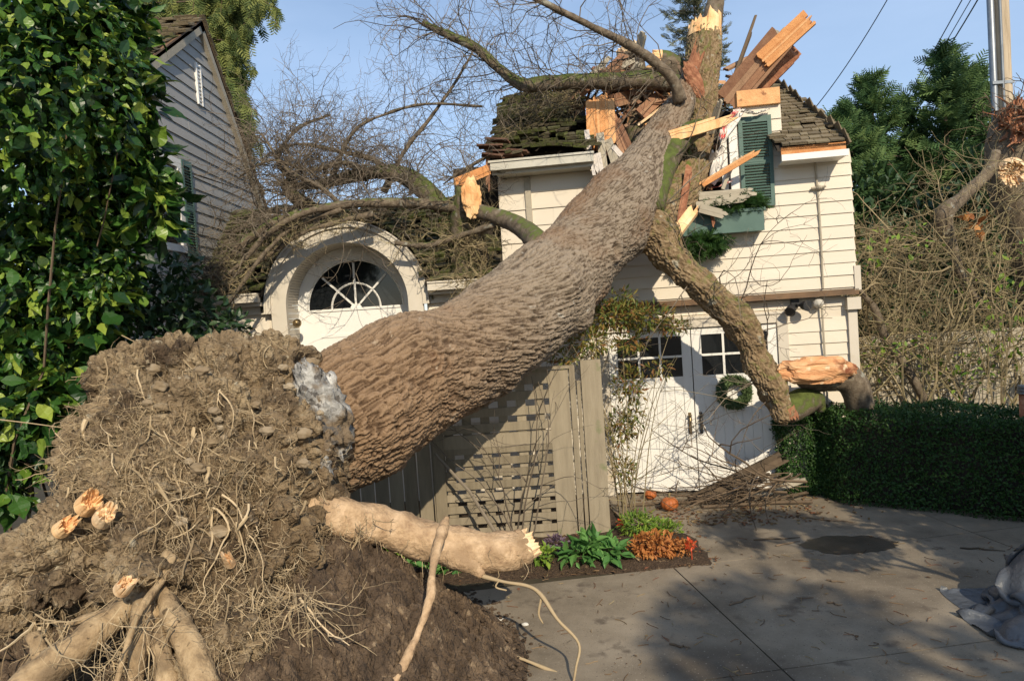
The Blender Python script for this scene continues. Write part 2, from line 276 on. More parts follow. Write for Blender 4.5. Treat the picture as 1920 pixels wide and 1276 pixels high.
# ------------------------------------------------------------------ shape generators
def clap(mb, fr, z0, z1, ex_, iv, t=.02):
    O, ex, ey, ez = fr; z = z0
    while z < z1-.01:
        zt = min(z+ex_, z1); A = iv(z+.002); B = iv(zt-.002)
        for (a, b), (c, d) in zip(A, B):
            cuts = [a]
            x = a+random.uniform(.6, 3.2)
            while x < b-.5: cuts.append(x); x += random.uniform(1.2, 3.2)
            cuts.append(b)
            for q in range(len(cuts)-1):
                xa, xb = cuts[q], cuts[q+1]
                ta = c if q == 0 else xa; tb = d if q == len(cuts)-2 else xb
                if q: xa += .0015; ta += .0015
                j = random.uniform(-.0015, .0015)
                P = [(xa, -t+j, z), (xb, -t+j, z), (xb, 0, z), (xa, 0, z), (ta, -.004+j, zt+.012), (tb, -.004+j, zt+.012), (tb, 0, zt+.012), (ta, 0, zt+.012)]
                mb.add([O+ex*p[0]+ey*p[1]+ez*p[2] for p in P], [(0, 3, 2, 1), (4, 5, 6, 7), (0, 1, 5, 4), (2, 3, 7, 6), (0, 4, 7, 3), (1, 2, 6, 5)])
        z = zt
def shakes(mb, S, Wd, H, row, pred, thick=.022, dis=1., wmin=.07, wmax=.19, moss=.3):
    v = -.02; k = 0
    while v < H:
        u = random.uniform(-.05, 0)
        while u < Wd:
            wd = random.uniform(wmin, wmax); uc = u+wd/2; vv = v+random.gauss(0, .008*dis)
            if pred(uc, v):
                th = thick*random.uniform(.7, 1.5); l = row*1.5; lift = random.uniform(.008, .02)*dis+(random.random() < .06)*.03*dis
                sk = random.gauss(0, .01*dis)
                c = [(u+.004, vv, lift), (u+wd-.004, vv+random.gauss(0, .006*dis), lift), (u+wd-.004+sk, vv+l, 0), (u+.004+sk, vv+l, 0)]
                top = [(a, b, h+th if i < 2 else h+.006) for i, (a, b, h) in enumerate(c)]
                mb.add([S(*p) for p in c+top], [(0, 1, 2, 3), (4, 7, 6, 5), (0, 4, 5, 1), (1, 5, 6, 2), (2, 6, 7, 3), (3, 7, 4, 0)], random.random(), moss=moss+random.uniform(-.15, .2))
            u += wd
        v += row; k += 1
def plane_map(P0, e, g):
    n = unit(np.cross(e, g)); 
    return (lambda u, v, h: P0+e*u+g*v+n*h), n
def wander(p, d, L, n, curl, rng, grav=0.):
    """a wandering path of n points"""
    P = [np.array(p, float)]; d = unit(d); st = L/(n-1); bend = rng.normal(size=3)*curl*.5
    for i in range(n-1):
        d = unit(d+bend/(n-1)*1.5+rng.normal(size=3)*curl/(n-1)+np.array([0, 0, grav/(n-1)])); P.append(P[-1]+d*st)
    return np.array(P)
def twig(mb, p, d, L, r, depth, rng, curl=1.6, kids=4, grav=0., spread=.9, sides=4):
    n = 6 if depth == 0 else 9
    P = wander(p, d, L, n, curl, rng, grav)
    mb.tube(P, np.linspace(r, r*.35, n), sides if r > .006 else 3, cap=False, r=rng.random())
    if depth <= 0: return
    for k in range(kids):
        i = rng.integers(1, n-1); t = unit(P[i+1]-P[i-1]); q = rng.normal(size=3); q -= t*(q@t)
        twig(mb, P[i], unit(t*rng.uniform(.3, 1)+unit(q)*spread), L*rng.uniform(.35, .65), r*.55, depth-1, rng, curl*1.1, max(2, kids-1), grav, spread, sides)
def leafgeom(kind):
    if kind == 'big':     # pointed, folded, slightly curled
        V = [(0, 0, 0), (-.19, .22, .05), (.19, .22, .05), (-.27, .5, .07), (.27, .5, .07), (-.13, .8, .02), (.13, .8, .02), (0, 1.05, -.1), (0, .25, 0), (0, .52, -.01), (0, .8, -.03)]
        F = [(0, 8, 1), (0, 2, 8), (1, 8, 9, 3), (8, 2, 4, 9), (3, 9, 10, 5), (9, 4, 6, 10), (5, 10, 7), (10, 6, 7)]
    elif kind in ('big2', 'big3'):
        sg = 1 if kind == 'big2' else -1; k_ = 9; V = []; F = []
        prof = [.0, .16, .27, .31, .29, .22, .13, .05, 0]
        for i in range(k_):
            t = i/(k_-1); w_ = prof[i]*(.8 if sg > 0 else 1.05); cx_ = .12*sg*math.sin(t*2.6); z_ = (.10 if sg > 0 else -.18)*math.sin(t*3)-.12*t*t
            V += [(cx_-w_, t*1.05, z_+w_*.35+.03*math.sin(i*2.3)), (cx_, t*1.05, z_), (cx_+w_, t*1.05, z_+w_*(.35 if sg > 0 else -.1)-.03*math.sin(i*1.9))]
        for i in range(k_-1): a = i*3; F += [(a, a+1, a+4, a+3), (a+1, a+2, a+5, a+4)]
    elif kind == 'small':
        V = [(0, 0, 0), (-.25, .5, .07), (.25, .5, .07), (0, 1, -.05), (0, .5, 0)]
        F = [(0, 4, 1), (0, 2, 4), (1, 4, 3), (4, 2, 3)]
    elif kind == 'slim':
        V = [(0, 0, 0), (-.13, .5, .03), (.13, .5, .03), (0, 1, -.04)]
        F = [(0, 2, 3, 1)]
    elif kind == 'spray': # flat feathery conifer spray
        V = []; F = []
        rr = random.Random(3)
        for k in range(9):
            y = k/9; s = 1 if k % 2 else -1; l = .5*(1-y*.75)+.08
            a = (0, y, 0); tip = (s*l, y+l*.75, -.12*l+rr.uniform(-.03, .03)); wv = .05
            i = len(V); V += [(0, y-.03, 0), (0, y+wv, 0), (s*l*.55, y+l*.45+wv, .02), tip, (s*l*.6, y+l*.35-wv*.3, -.02)]
            F.append((i, i+1, i+2, i+3, i+4) if s < 0 else (i+4, i+3, i+2, i+1, i))
        i = len(V); V += [(-.02, 0, 0), (.02, 0, 0), (0, 1.15, -.08)]; F.append((i, i+1, i+2))
    return np.array(V, float), F
LG = {k: leafgeom(k) for k in ('big', 'big2', 'big3', 'small', 'slim', 'spray')}
def scatter(mb, kind, P, D, U, S, r=None):
    """P positions, D leaf directions, U approximate up normals, S sizes"""
    V, F = LG[kind]; n = len(P)
    if not n: return
    D = D/(np.linalg.norm(D, axis=1)[:, None]+1e-9); X = np.cross(D, U); X /= np.linalg.norm(X, axis=1)[:, None]+1e-9; Z = np.cross(X, D)
    VV = P[:, None, :]+S[:, None, None]*(V[None, :, 0, None]*X[:, None]+V[None, :, 1, None]*D[:, None]+V[None, :, 2, None]*Z[:, None])
    r = rg.random(n) if r is None else r
    base = mb.n; mb.V.append(VV.reshape(-1, 3)); mb.r.append(np.repeat(r, len(V))); mb.mo.append(np.zeros(n*len(V)))
    groups = {}
    for f in F: groups.setdefault(len(f), []).append(f)
    for k, g in groups.items():
        A = (np.array(g)[None]+(np.arange(n)*len(V))[:, None, None]+base).reshape(-1, k); mb.F.append(A); mb.mi.append(np.zeros(len(A), int))
    mb.n += n*len(V)
def sph(n): v = rg.normal(size=(n, 3)); return v/np.linalg.norm(v, axis=1)[:, None]
def clump_leaves(mb, kind, c, rad, n, size, out=.6, up=.3, grav=0., r0=.35):
    """leaves through an ellipsoid's volume, denser near its surface"""
    c = np.asarray(c, float); rad = np.asarray(rad, float); d = sph(n); rr = r0+(1-r0)*rg.random(n)**.5
    P = c+d*rad*rr[:, None]; D = d*out+sph(n)*.6+np.array([0, 0, grav]); U = d*.6+np.array([0, 0, up+.3])+sph(n)*.4
    scatter(mb, kind, P, D, U, size*rg.uniform(.5, 1.35, n))
def plank(a, b, wd, th, wdir, m, parent=None, name='broken_board', label=None, jag=(.0, .12), group='splintered boards of the crushed roof', cat='board', seed=None):
    rr = random.Random(seed if seed is not None else int(abs(a[0]*977+b[2]*331)*100)); a = np.asarray(a, float); b = np.asarray(b, float)
    ex = unit(b-a); wv = np.asarray(wdir, float); wv = unit(wv-ex*(wv@ex)); nn = np.cross(ex, wv); L = np.linalg.norm(b-a)
    mb = MB(); k = max(2, min(8, int(wd/.028))); w0 = -wd/2; cuts = sorted([rr.uniform(.1, .9) for _ in range(k-1)]); cuts = [0]+cuts+[1]
    for i in range(k):
        wa, wb_ = -wd/2+wd*cuts[i], -wd/2+wd*cuts[i+1]
        if wb_-wa < .004: continue
        xa = -jag[0]*rr.random()**1.4; xb = L+jag[1]*rr.random()**1.4; tip = rr.uniform(.0, 1); sl = jag[1]*.5*rr.random()+.004; wm_ = wa+(wb_-wa)*tip
        n_ = 4; edge = [(xa+(xb-xa)*q/n_, wb_-.0006+rr.uniform(-.001, 0)) for q in range(n_)]
        poly = [(xa, wa), (xa-jag[0]*.3*rr.random()-.002, (wa+wb_)/2), (xa, wb_)]+edge[1:]+[(xb-sl, wb_), (xb, wm_), (xb-sl*rr.random(), wa)]
        o_ = rr.gauss(0, th*.05); mb.prism(poly, -th/2+o_, th/2+o_+.0007*i, (a, ex, nn, wv), rr.random())
    o = mb.build(name, m, parent)
    if parent is None:
        if not label:
            q = (a+b)/2-CAM; px = 960+FPX*(q@cr)/(q@cf); py = 638-FPX*(q@cu)/(q@cf); up_ = abs(ex[2])
            zone = 'at the torn eave left of the trunk' if px < 1130 and py > 235 else 'in the torn dormer wall left of the trunk' if px < 1165 else 'behind the upper trunk' if px < 1265 else 'between the two snapped limbs' if px < 1325 else 'in the broken window opening beside the green shutter'
            zone = ('high ' if py < 150 else 'low ' if py > 300 else '')+zone; zone = zone.replace('in the broken window opening beside the green shutter', 'in the broken window opening').replace('in the torn dormer wall left of the trunk', 'in the torn dormer wall')
            label = ('long ' if L > .38 else 'short ')+('wide ' if wd > .1 else 'narrow ')+{'broken_lumber': 'reddish brown', 'fresh_sheathing': 'orange', 'weathered_trim': 'grey', 'rotten_wood': 'dark red', 'broken_plaster': 'whitish', 'raw_wood_pale': 'pale', 'dark_interior': 'black', 'twig_bark_dark': 'dark'}.get(m.name, 'brown')+' board '+('standing upright ' if up_ > .8 else 'lying nearly level ' if up_ < .3 else 'tilted ')+zone
        tag(o, label, cat, group)
    elif label: o['label'] = label
    return o
def blob(c, rad, seed=0, sub=4, amp=.25, freq=2., amp2=.06, ax=None):
    """displaced ellipsoid -> (V, F)"""
    n, m = 8*sub, 5*sub
    th = np.arange(n)/n*2*math.pi; ph = (np.arange(1, m))/m*math.pi
    V = [(0, 0, 1)]+[(math.sin(p)*math.cos(t), math.sin(p)*math.sin(t), math.cos(p)) for p in ph for t in th]+[(0, 0, -1)]
    V = np.array(V); f = 1+amp*perlin(V*freq+seed*3.7)+amp2*perlin(V*freq*3.7+seed)
    P = V*f[:, None]*np.asarray(rad)
    if ax is not None: P = P@np.asarray(ax)
    F = [(0, 1+j, 1+(j+1) % n) for j in range(n)]
    for i in range(m-2):
        for j in range(n): a = 1+i*n; F.append((a+j, a+n+j, a+n+(j+1) % n, a+(j+1) % n))
    a = 1+(m-2)*n; F += [(a+(j+1) % n, a+j, a+n) for j in range(n)]
    return P+np.asarray(c), F
# ------------------------------------------------------------------ ground, driveway
gm = MB(); gm.add([(-400, -400, -.012), (400, -400, -.012), (400, 900, -.012), (-400, 900, -.012)], [(0, 1, 2, 3)])
tag(gm.build('ground', MT['ground']), kind='structure')
j0, j1 = G(1275, 1075)[:2], G(1490, 1276)[:2]
je = unit(j0-j1); jn = np.array([je[1], -je[0]])     # along the joint, to its right
def slab(mb, u0, u1, v0, v1, gap=.006):
    q = [(u0+gap, v0+gap), (u1-gap, v0+gap), (u1-gap, v1-gap), (u0+gap, v1-gap)]
    p = [j0+jn*a+je*b for a, b in q]
    mb.add([(*x, z) for z in (-.1, 0) for x in p], [(0, 3, 2, 1), (4, 5, 6, 7), (0, 1, 5, 4), (1, 2, 6, 5), (2, 3, 7, 6), (3, 0, 4, 7)])
dm = MB()
us = [-4.6, 0, 2.9, 5.8, 8.7]; vs = [-12, -8.4, -4.8, -1.75, .17, 3.6]
for i in range(4):
    for k in range(5):
        if i == 0 and k == 4: continue
        slab(dm, us[i], us[i+1], vs[k], vs[k+1])
tag(dm.build('driveway', MT['drive']), kind='structure')
wm = MB(); wc = G(1590, 1020); n_ = 160; ta = np.arange(n_)/n_*2*math.pi
wr_ = 1+.22*perlin(np.stack([np.cos(ta)*1.3, np.sin(ta)*1.3, ta*0+4], 1))+.16*perlin(np.stack([np.cos(ta)*4, np.sin(ta)*4, ta*0+9], 1))+.08*perlin(np.stack([np.cos(ta)*11, np.sin(ta)*11, ta*0+2], 1))
wm.add([(wc[0]+.42*math.cos(t)*r_, wc[1]+.24*math.sin(t)*r_, .004) for t, r_ in zip(ta, wr_)], [tuple(range(n_))])
tag(wm.build('puddle', MT['wet']), kind='structure')
# planting bed along the fence
bm_ = MB(); nx, ny = 90, 30; X, Y = np.meshgrid(np.linspace(-2.6, 1.75, nx), np.linspace(6.36, 8.9, ny))
fx = X.ravel(); fy = Y.ravel(); fnz = perlin(np.stack([fx*3, fy*3, fx*0+7], 1)); edge = np.minimum(1, np.minimum((fy-6.40-.05*fnz)/.10, (1.68-fx+.10*fnz-.25*np.clip(fy-7, 0, 1))/.12).clip(0, 1)*(1-((fy > 7.6)*(fx > 1.2)*.0)))
cut = np.where((fx > 1.0) & (fy > 7.5), 0, 1)
Z = -.02+.09*edge*cut+.02*perlin(np.stack([fx*9, fy*9, fx*0], 1))*edge*cut
ii = np.arange(ny-1)[:, None]*nx+np.arange(nx-1)[None]; Fq = np.stack([ii, ii+1, ii+nx+1, ii+nx], -1).reshape(-1, 4)
bm_.add(np.stack([fx, fy, Z], 1), Fq); tag(bm_.build('flower_bed', MT['mulch'], smooth=True), kind='structure')
# soil mound thrown up below the root plate
mm = MB(); nx, ny = 420, 320; X, Y = np.meshgrid(np.linspace(-6.5, .6, nx), np.linspace(1.6, 7.0, ny)); fx = X.ravel(); fy = Y.ravel()
dx = (fx+1.6)/np.where(fx > -1.6, 1.60, 5.0); dy = (fy-4.85)/np.where(fy < 4.85, 1.95, 1.4); rr_ = np.sqrt(dx*dx+dy*dy)
hh = 1.22*np.clip(1-rr_, 0, 1)**1.0
P3 = np.stack([fx, fy, fx*0], 1); k_ = np.clip(hh/.25, 0, 1)
hh = hh+k_*(.14*perlin(P3*1.7)+.08*perlin(P3*4.3+5)+.07*np.minimum(1, np.abs(perlin(P3*8))*3)+.035*np.minimum(1, np.abs(perlin(P3*17))*3)+.03*perlin(P3*26)-.05)-.03
mm.add(np.stack([fx, fy, hh], 1), np.stack([(a := np.arange(ny-1)[:, None]*nx+np.arange(nx-1)[None]), a+1, a+nx+1, a+nx], -1).reshape(-1, 4))
tag(mm.build('soil_mound', MT['darksoil'], smooth=False), kind='structure')
# ------------------------------------------------------------------ garage
YAW = -R(8); GO = G(1312, 923); GF = frame(YAW, GO); gO, gx, gy, gz = GF
def FS(x, y, off=0.):        # picture point -> (s, z) on the facade plane shifted off metres towards the viewer
    q = ray(x, y); t = ((GO-gy*off-CAM)@gy)/(q@gy); P = CAM+q*t; return (P-GO)@gx, P[2]
garage = thing('garage', 'two storey cream clapboard garage with its roof crushed open by the fallen tree', 'garage', tuple(GO), YAW)
UO = .10     # the upper storey stands proud of the lower
wl = MB()    # lower wall
fb(wl, GF, -2.2, -1.08, .02, .14, 0, 2.26); fb(wl, GF, 1.08, 1.84, .02, .14, 0, 2.26); fb(wl, GF, -1.08, 1.08, .02, .14, 2.1, 2.26)
clap(wl, (GO+gy*.02, gx, gy, gz), .02, 2.24, .142, lambda z: [(-2.2, -1.12), (1.12, 1.84)] if z < 2.1 else [(-2.2, 1.84)])
fb(wl, GF, 1.66, 1.84, .14, 4.6, 0, 2.26); fb(wl, GF, -2.2, -2.06, .14, 4.6, 0, 2.26); fb(wl, GF, -2.06, 1.7, 4.5, 4.62, 0, 3.95)
wl.build('lower_wall', MT['white'], garage)
UF = (GO-gy*UO, gx, gy, gz)
wu = MB()
fb(wu, UF, -2.2, -.9, 0, .12, 2.34, 3.96); fb(wu, UF, -.9, .6, 0, .12, 2.34, 3.32); fb(wu, UF, .6, 1.88, 0, .12, 2.34, 3.9); fb(wu, UF, .64, 1.14, 0, .12, 3.9, 4.52)
clap(wu, UF, 2.36, 3.93, .142, lambda z: [(-.9, 1.88)] if z < 3.3 else [(.62, 1.88)])
clap(wu, UF, 3.93, 4.5, .142, lambda z: [(.62, 1.15)])
clap(wu, UF, 2.36, 3.96, .2, lambda z: [(-2.2, -.905)])
fb(wu, UF, 1.76, 1.88, .12, 4.7, 2.34, 3.9); fb(wu, UF, -2.2, -2.08, .12, 4.7, 2.34, 3.9)
clap(wu, (UF[0]+gx*1.88, gy, -gx, gz), 2.36, 3.9, .142, lambda z: [(.0, 4.7)])
wu.build('upper_wall', MT['white'], garage)
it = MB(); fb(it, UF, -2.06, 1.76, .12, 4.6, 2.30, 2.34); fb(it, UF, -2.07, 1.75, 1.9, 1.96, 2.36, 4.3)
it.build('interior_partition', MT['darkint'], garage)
bd = MB(); fb(bd, UF, -2.24, 1.9, -.03, .1, 2.27, 2.338); bd.build('storey_band', MT['soffitwood'], garage)  # dark brown strip along the gap under the upper storey
tr = MB()
fb(tr, GF, 1.80, 1.90, -.035, .0, 0, 2.24); fb(tr, UF, 1.86, 1.93, -.03, .1, 2.32, 2.6); fb(tr, GF, 1.78, 1.93, -.09, .02, 2.10, 2.24)
fb(tr, GF, -1.12, -1.0, -.035, .03, 0, 2.1); fb(tr, GF, 1.0, 1.12, -.035, .03, 0, 2.1); fb(tr, GF, -1.0, 1.0, -.035, .03, 2.0, 2.1); fb(tr, GF, -1.16, 1.16, -.05, .02, 2.102, 2.13)
tr.build('door_frame', MT['trim'], garage)
cb = MB(); s_, _z = FS(988, 330, UO+.02); fb(cb, UF, s_-.035, s_+.035, -.045, 0, 3.0, 3.95); cb.build('corner_board', MT['greytrim'], garage)
def leafdoor(s0, s1, knob):
    d = MB(); y0 = -.004
    fb(d, GF, s0, s1, .02, .05, .03, 1.99)
    fb(d, GF, s0, s0+.11, y0, .02, .03, 1.99); fb(d, GF, s1-.11, s1, y0, .02, .03, 1.99)
    fb(d, GF, s0+.11, s1-.11, y0+.002, .02, 1.30, 1.42); fb(d, GF, s0+.11, s1-.11, y0+.002, .02, 1.91, 1.99); fb(d, GF, s0+.11, s1-.11, y0+.002, .02, .03, .22)
    n = 7; a, b = s0+.11, s1-.11
    for k in range(n): fb(d, GF, a+(b-a)*k/n+.003, a+(b-a)*(k+1)/n-.003, .008, .02, .22, 1.30)
    dr = d.build('door', MT['door'], garage)
    g = MB(); fb(g, GF, a, b, .012, .02, 1.42, 1.91); win = g.build('window_pane', MT['glass'], dr)
    mu = MB()
    for k in (1, 2): x = a+(b-a)*k/3; fb(mu, GF, x-.013, x+.013, -.002, .012, 1.42, 1.91)
    for k in range(3): xa = a+(b-a)*k/3+(.013 if k else 0); xb = a+(b-a)*(k+1)/3-(.013 if k < 2 else 0); fb(mu, GF, xa, xb, -.001, .012, 1.652, 1.678)
    mu.build('window_bars', MT['door'], dr)
    h = MB(); fb(h, GF, knob-.018, knob+.018, -.012, -.002, .72, .98)
    c = GO+gx*knob-gy*.02
    h.tube([c+gz*z-gy*y for z, y in ((.93, 0), (.92, .035), (.88, .05), (.82, .05), (.77, .035), (.75, 0))], .009, 6)
    h.box(c+gz*.95-gy*.03, (.02, .03, .006), np.array([gx, gy, gz]))
    h.build('door_handle', MT['black'] if knob > 0 else MT['brass'], dr)
leafdoor(-.995, -.006, -.065); leafdoor(.006, .995, .065)
# shutter, window casing, window box
def louver_shutter(fr, x0, x1, z0, z1, parent, m):
    s = MB(); fb(s, fr, x0, x0+.045, -.05, -.022, z0, z1); fb(s, fr, x1-.045, x1, -.05, -.022, z0, z1)
    for zz in (z0, z1-.07, (z0+z1)/2-.03): fb(s, fr, x0+.045, x1-.045, -.049, -.023, zz, zz+.07)
    O, ex, ey, ez = fr; n = int((z1-z0)/.033); t = R(38)
    for k in range(n):
        z = z0+.06+k*.033
        if z > z1-.08: break
        c = O+ex*(x0+x1)/2+ey*(-.036)+ez*z
        s.box(c, ((x1-x0)/2-.047, .018, .003), np.array([ex, ey*math.cos(t)+ez*math.sin(t), -ey*math.sin(t)+ez*math.cos(t)]))
    return s.build('shutter', m, parent)
louver_shutter(UF, .66, 1.03, 3.36, 4.40, garage, MT['green'])
cs = MB(); fb(cs, UF, .55, .645, -.03, .12, 3.34, 4.42); fb(cs, UF, .46, .53, .02, .09, 3.36, 4.3)
cs.build('window_casing', MT['door'], garage)
sa, za = FS(1290, 400, .3); sb, zb = FS(1430, 390, .3); sc_, zc = FS(1430, 432, .3)
wb = MB(); fb(wb, UF, -.05, sb, -.25, -.232, zc, zb-.03); fb(wb, UF, -.05, sb, -.232, -.02, zc+.004, zc+.02)
fb(wb, UF, sb-.018, sb-.002, -.23, -.02, zc+.02, zb-.03); fb(wb, UF, -.07, sb+.02, -.262, -.225, zb-.029, zb+.005)
wbo = wb.build('window_box', MT['green'], garage)
for s_ in (.42, .05):
    br = MB(); fb(br, UF, s_-.03, s_+.03, -.2, -.02, zc-.06, zc); fb(br, UF, s_-.03, s_+.03, -.07, -.02, zc-.2, zc-.06)
    br.build('bracket', MT['trim'], wbo)
# roof
eL, zeL = FS(912, 306, .42); rL, zrL = FS(905, 183, -1.5); eR, zeR = FS(1586, 266, .42); rR, zrR = FS(1450, 156, -1.5)
YE = -.42; YR = 1.5
def gP(s, y, z): return GO+gx*s+gy*y+gz*z
rise = (zrR-zeR); Lsl = math.hypot(YR-YE, rise)
# left slope piece (sagging a little) and right slope piece with hip
mapL, nL = plane_map(gP(eL, YE, zeL), gx, unit(gy*(YR-YE)+gz*(zrL-zeL)))
Ll = math.hypot(YR-YE, zrL-zeL)
sA = FS(1112, 300, .42)[0]-eL
sag = lambda u, v: .05*math.sin(u*2.2)-.03*v+.03*math.sin(v*7+u*3)
predL = lambda u, v: u < (sA-.02)-.09*v+.12*math.sin(v*9) and u > .02
rl = MB(); shakes(rl, lambda u, v, h: mapL(u, v, h+.03+sag(u, v)), sA+.2, Ll, .105, predL, .03, 2.4, moss=.48)
rl.build('roof', MT['shake'], garage)
sh = MB(); sh.add([mapL(a, b, h) for h in (-.05, -.02) for a, b in ((0, 0), (sA, 0), (sA-.15, Ll), (0, Ll))], [(0, 3, 2, 1), (4, 5, 6, 7), (0, 1, 5, 4), (1, 2, 6, 5), (2, 3, 7, 6), (3, 0, 4, 7)])
mapLb, _ = plane_map(gP(eL+sA-.1, 2*YR-YE, zeL), -gx, unit(-gy*(YR-YE)+gz*(zrL-zeL)))
sh.add([mapLb(a, b, h) for h in (-.05, -.02) for a, b in ((0, 0), (sA-.1, 0), (sA-.1, Ll), (0, Ll))], [(0, 3, 2, 1), (4, 5, 6, 7), (0, 1, 5, 4), (1, 2, 6, 5), (2, 3, 7, 6), (3, 0, 4, 7)])
for i, (s0, s1) in enumerate(((eL+.25, eL+.27),)):   # gable end wall of the left part
    sh.add([gP(s0+t_, y, z) for t_ in (0, .05) for y, z in ((-.05, 3.94), (YR, zrL-.08), (2*YR+.05, 3.94))], [(0, 1, 2), (5, 4, 3), (0, 3, 4, 1), (1, 4, 5, 2), (2, 5, 3, 0)])
sh.build('roof_deck', MT['darkint'], garage)
s0R = 1.02; wR = eR-s0R
mapR, nR = plane_map(gP(s0R, YE, zeR), gx, unit(gy*(YR-YE)+gz*rise))
hipx = lambda v: wR+(rR-eR)*v/Lsl
rr2 = MB(); shakes(rr2, lambda u, v, h: mapR(u, v, h+.015), wR+.3, Lsl, .115, lambda u, v: u < hipx(v)+.05 and u > .02, .022, .9, moss=.25)
# hip face on the right
hipg = gP(rR, YR, zrR)-gP(eR, YE, zeR)
hl = 2*(YR-YE); mapH, nH = plane_map(gP(eR, YE, zeR), gy, unit(gx*(rR-eR)+gz*rise)); HH = math.hypot(rR-eR, rise)
shakes(rr2, lambda u, v, h: mapH(u, v, h+.015), hl, HH, .115, lambda u, v: (v/HH)*hl/2 < u < hl-(v/HH)*hl/2, .022, 1, moss=.25)
rr2.build('roof', MT['shakelight'], garage)
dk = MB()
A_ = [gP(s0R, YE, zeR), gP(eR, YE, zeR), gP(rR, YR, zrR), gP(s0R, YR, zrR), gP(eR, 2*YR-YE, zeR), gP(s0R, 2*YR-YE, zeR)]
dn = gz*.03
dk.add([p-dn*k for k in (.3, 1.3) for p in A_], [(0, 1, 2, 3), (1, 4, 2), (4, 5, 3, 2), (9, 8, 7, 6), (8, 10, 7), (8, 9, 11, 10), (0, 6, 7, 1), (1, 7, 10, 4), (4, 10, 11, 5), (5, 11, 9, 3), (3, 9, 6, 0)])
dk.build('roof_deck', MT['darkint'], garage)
# eaves
gu = MB(); a0, z0_ = FS(920, 318, .45); a1, z1_ = FS(1114, 318, .45)
for k in (0, 1):
    zt = z0_ if k == 0 else z1_
fb(gu, GF, a0, a1, -.47, -.38, zeL-.10, zeL-.01); fb(gu, GF, a0+.002, a1-.003, -.378, -.36, zeL-.14, zeL-.02); fb(gu, GF, a0-.02, a1+.01, -.485, -.39, zeL-.012, zeL+.012)
fb(gu, GF, a0+.05, a1-.05, -.36, -.08, zeL-.14, zeL-.12)
gu.build('gutter', MT['gutter'], garage)
fo = MB(); fb(fo, GF, 1.06, eR, -.42, -.40, zeR-.075, zeR+.005); fo.build('bare_fascia', MT['orange'], garage)
fw = MB(); fb(fw, GF, 1.06, eR+.02, -.44, -.40, zeR-.15, zeR-.08); fb(fw, GF, 1.08, eR, -.40, -.06, zeR-.15, zeR-.13); fw.build('eave_trim', MT['door'], garage)
fs = MB(); fb(fs, UF, .66, 1.14, -.06, .1, 4.52, 4.70); fs.build('bare_sheathing', MT['orange'], garage)
# cable, globe light, insulator
s_, z_ = FS(1541, 500, UO+.03); cl = MB(); cl.tube([gP(s_-.02, -UO-.04, 3.86), gP(s_, -UO-.03, 3.4), gP(s_+.005, -UO-.035, 2.9), gP(s_, -UO-.03, 2.36)], .012, 6); cl.tube([gP(s_, -.04, 2.24), gP(s_+.01, -.04, 1.2), gP(s_, -.04, .3)], .012, 6)
cl.build('wiring_conduit', MT['greytrim'], garage)
s_, z_ = FS(1535, 352, UO+.05); q = MB(); q.add(*blob(gP(s_, -UO-.05, z_), (.035, .045, .03), 1, 2, .1)); q.tube([gP(s_-.08, -UO-.05, z_), gP(s_+.08, -UO-.05, z_+.01)], .014, 6); q.build('cable_bracket', MT['greytrim'], garage)
s_, z_ = FS(1535, 568, .08); q = MB(); q.add(*blob(gP(s_, -.06, z_), (.06, .07, .055), 1, 2, .05)); q.build('globe_lamp', MT['lampglass'], garage)
s_, z_ = FS(1495, 570, .15); fl = MB(); fl.box(gP(s_, -.03, z_+.01), (.045, .025, .045), np.array([gx, gy, gz]))
for sg in (-1, 1):
    a = gP(s_, -.05, z_); b = gP(s_+sg*.05, -.12, z_-.02); fl.tube([a, b], .012, 6)
    c = gP(s_+sg*.10, -.20, z_-.055+.03*sg); fl.tube([b, b+(c-b)*.4, c], [.03, .05, .065], 12)
fl.build('flood_light', MT['black'], garage)
# curtain remnants in the broken window
def cloth(name, pts, wd, m, parent=None, **k):
    P = np.array(pts, float); n = 24; t = np.linspace(0, 1, n); C_ = np.stack([np.interp(t, np.linspace(0, 1, len(P)), P[:, i]) for i in range(3)], 1)
    mb = MB(); k_ = 9; V = []
    for i in range(n):
        for j in range(k_):
            x = (j/(k_-1)-.5)*wd*(.8+.3*math.sin(i*.4)); V.append(C_[i]+gx*x+gy*(.025*math.sin(j*2.1+i*.35)+.01*math.sin(i*1.3)))
    V = np.array(V); idx = np.arange(n-1)[:, None]*k_+np.arange(k_-1)[None]
    F1 = np.stack([idx, idx+1, idx+k_+1, idx+k_], -1).reshape(-1, 4); V2 = V-gy*.006
    mb.add(np.concatenate([V, V2]), np.concatenate([F1, F1[:, ::-1]+len(V)])); return mb.build(name, m, parent, smooth=True)
c1 = cloth('curtain', [W(1390, 205, 8.62), W(1362, 250, 8.62), W(1350, 285, 8.68), W(1338, 335, 8.7)], .11, MT['whitecloth']); tag(c1, 'white curtain dragged out of the broken upstairs window', 'curtain')
c2 = cloth('curtain', [W(1385, 203, 8.58), W(1362, 228, 8.56), W(1352, 262, 8.56)], .07, MT['redcloth']); tag(c2, 'red patterned curtain scrap twisted at the top of the broken window', 'curtain')
c3 = cloth('curtain', [W(1440, 204, 8.58), W(1415, 214, 8.56), W(1395, 208, 8.56)], .09, MT['whitecloth']); tag(c3, 'white cloth scrap draped over the top of the green shutter', 'curtain')
c4 = cloth('curtain', [W(1370, 338, 8.6), W(1350, 350, 8.56), W(1332, 352, 8.56)], .08, MT['redcloth']); tag(c4, 'red and white cloth bunched above the window box', 'curtain')
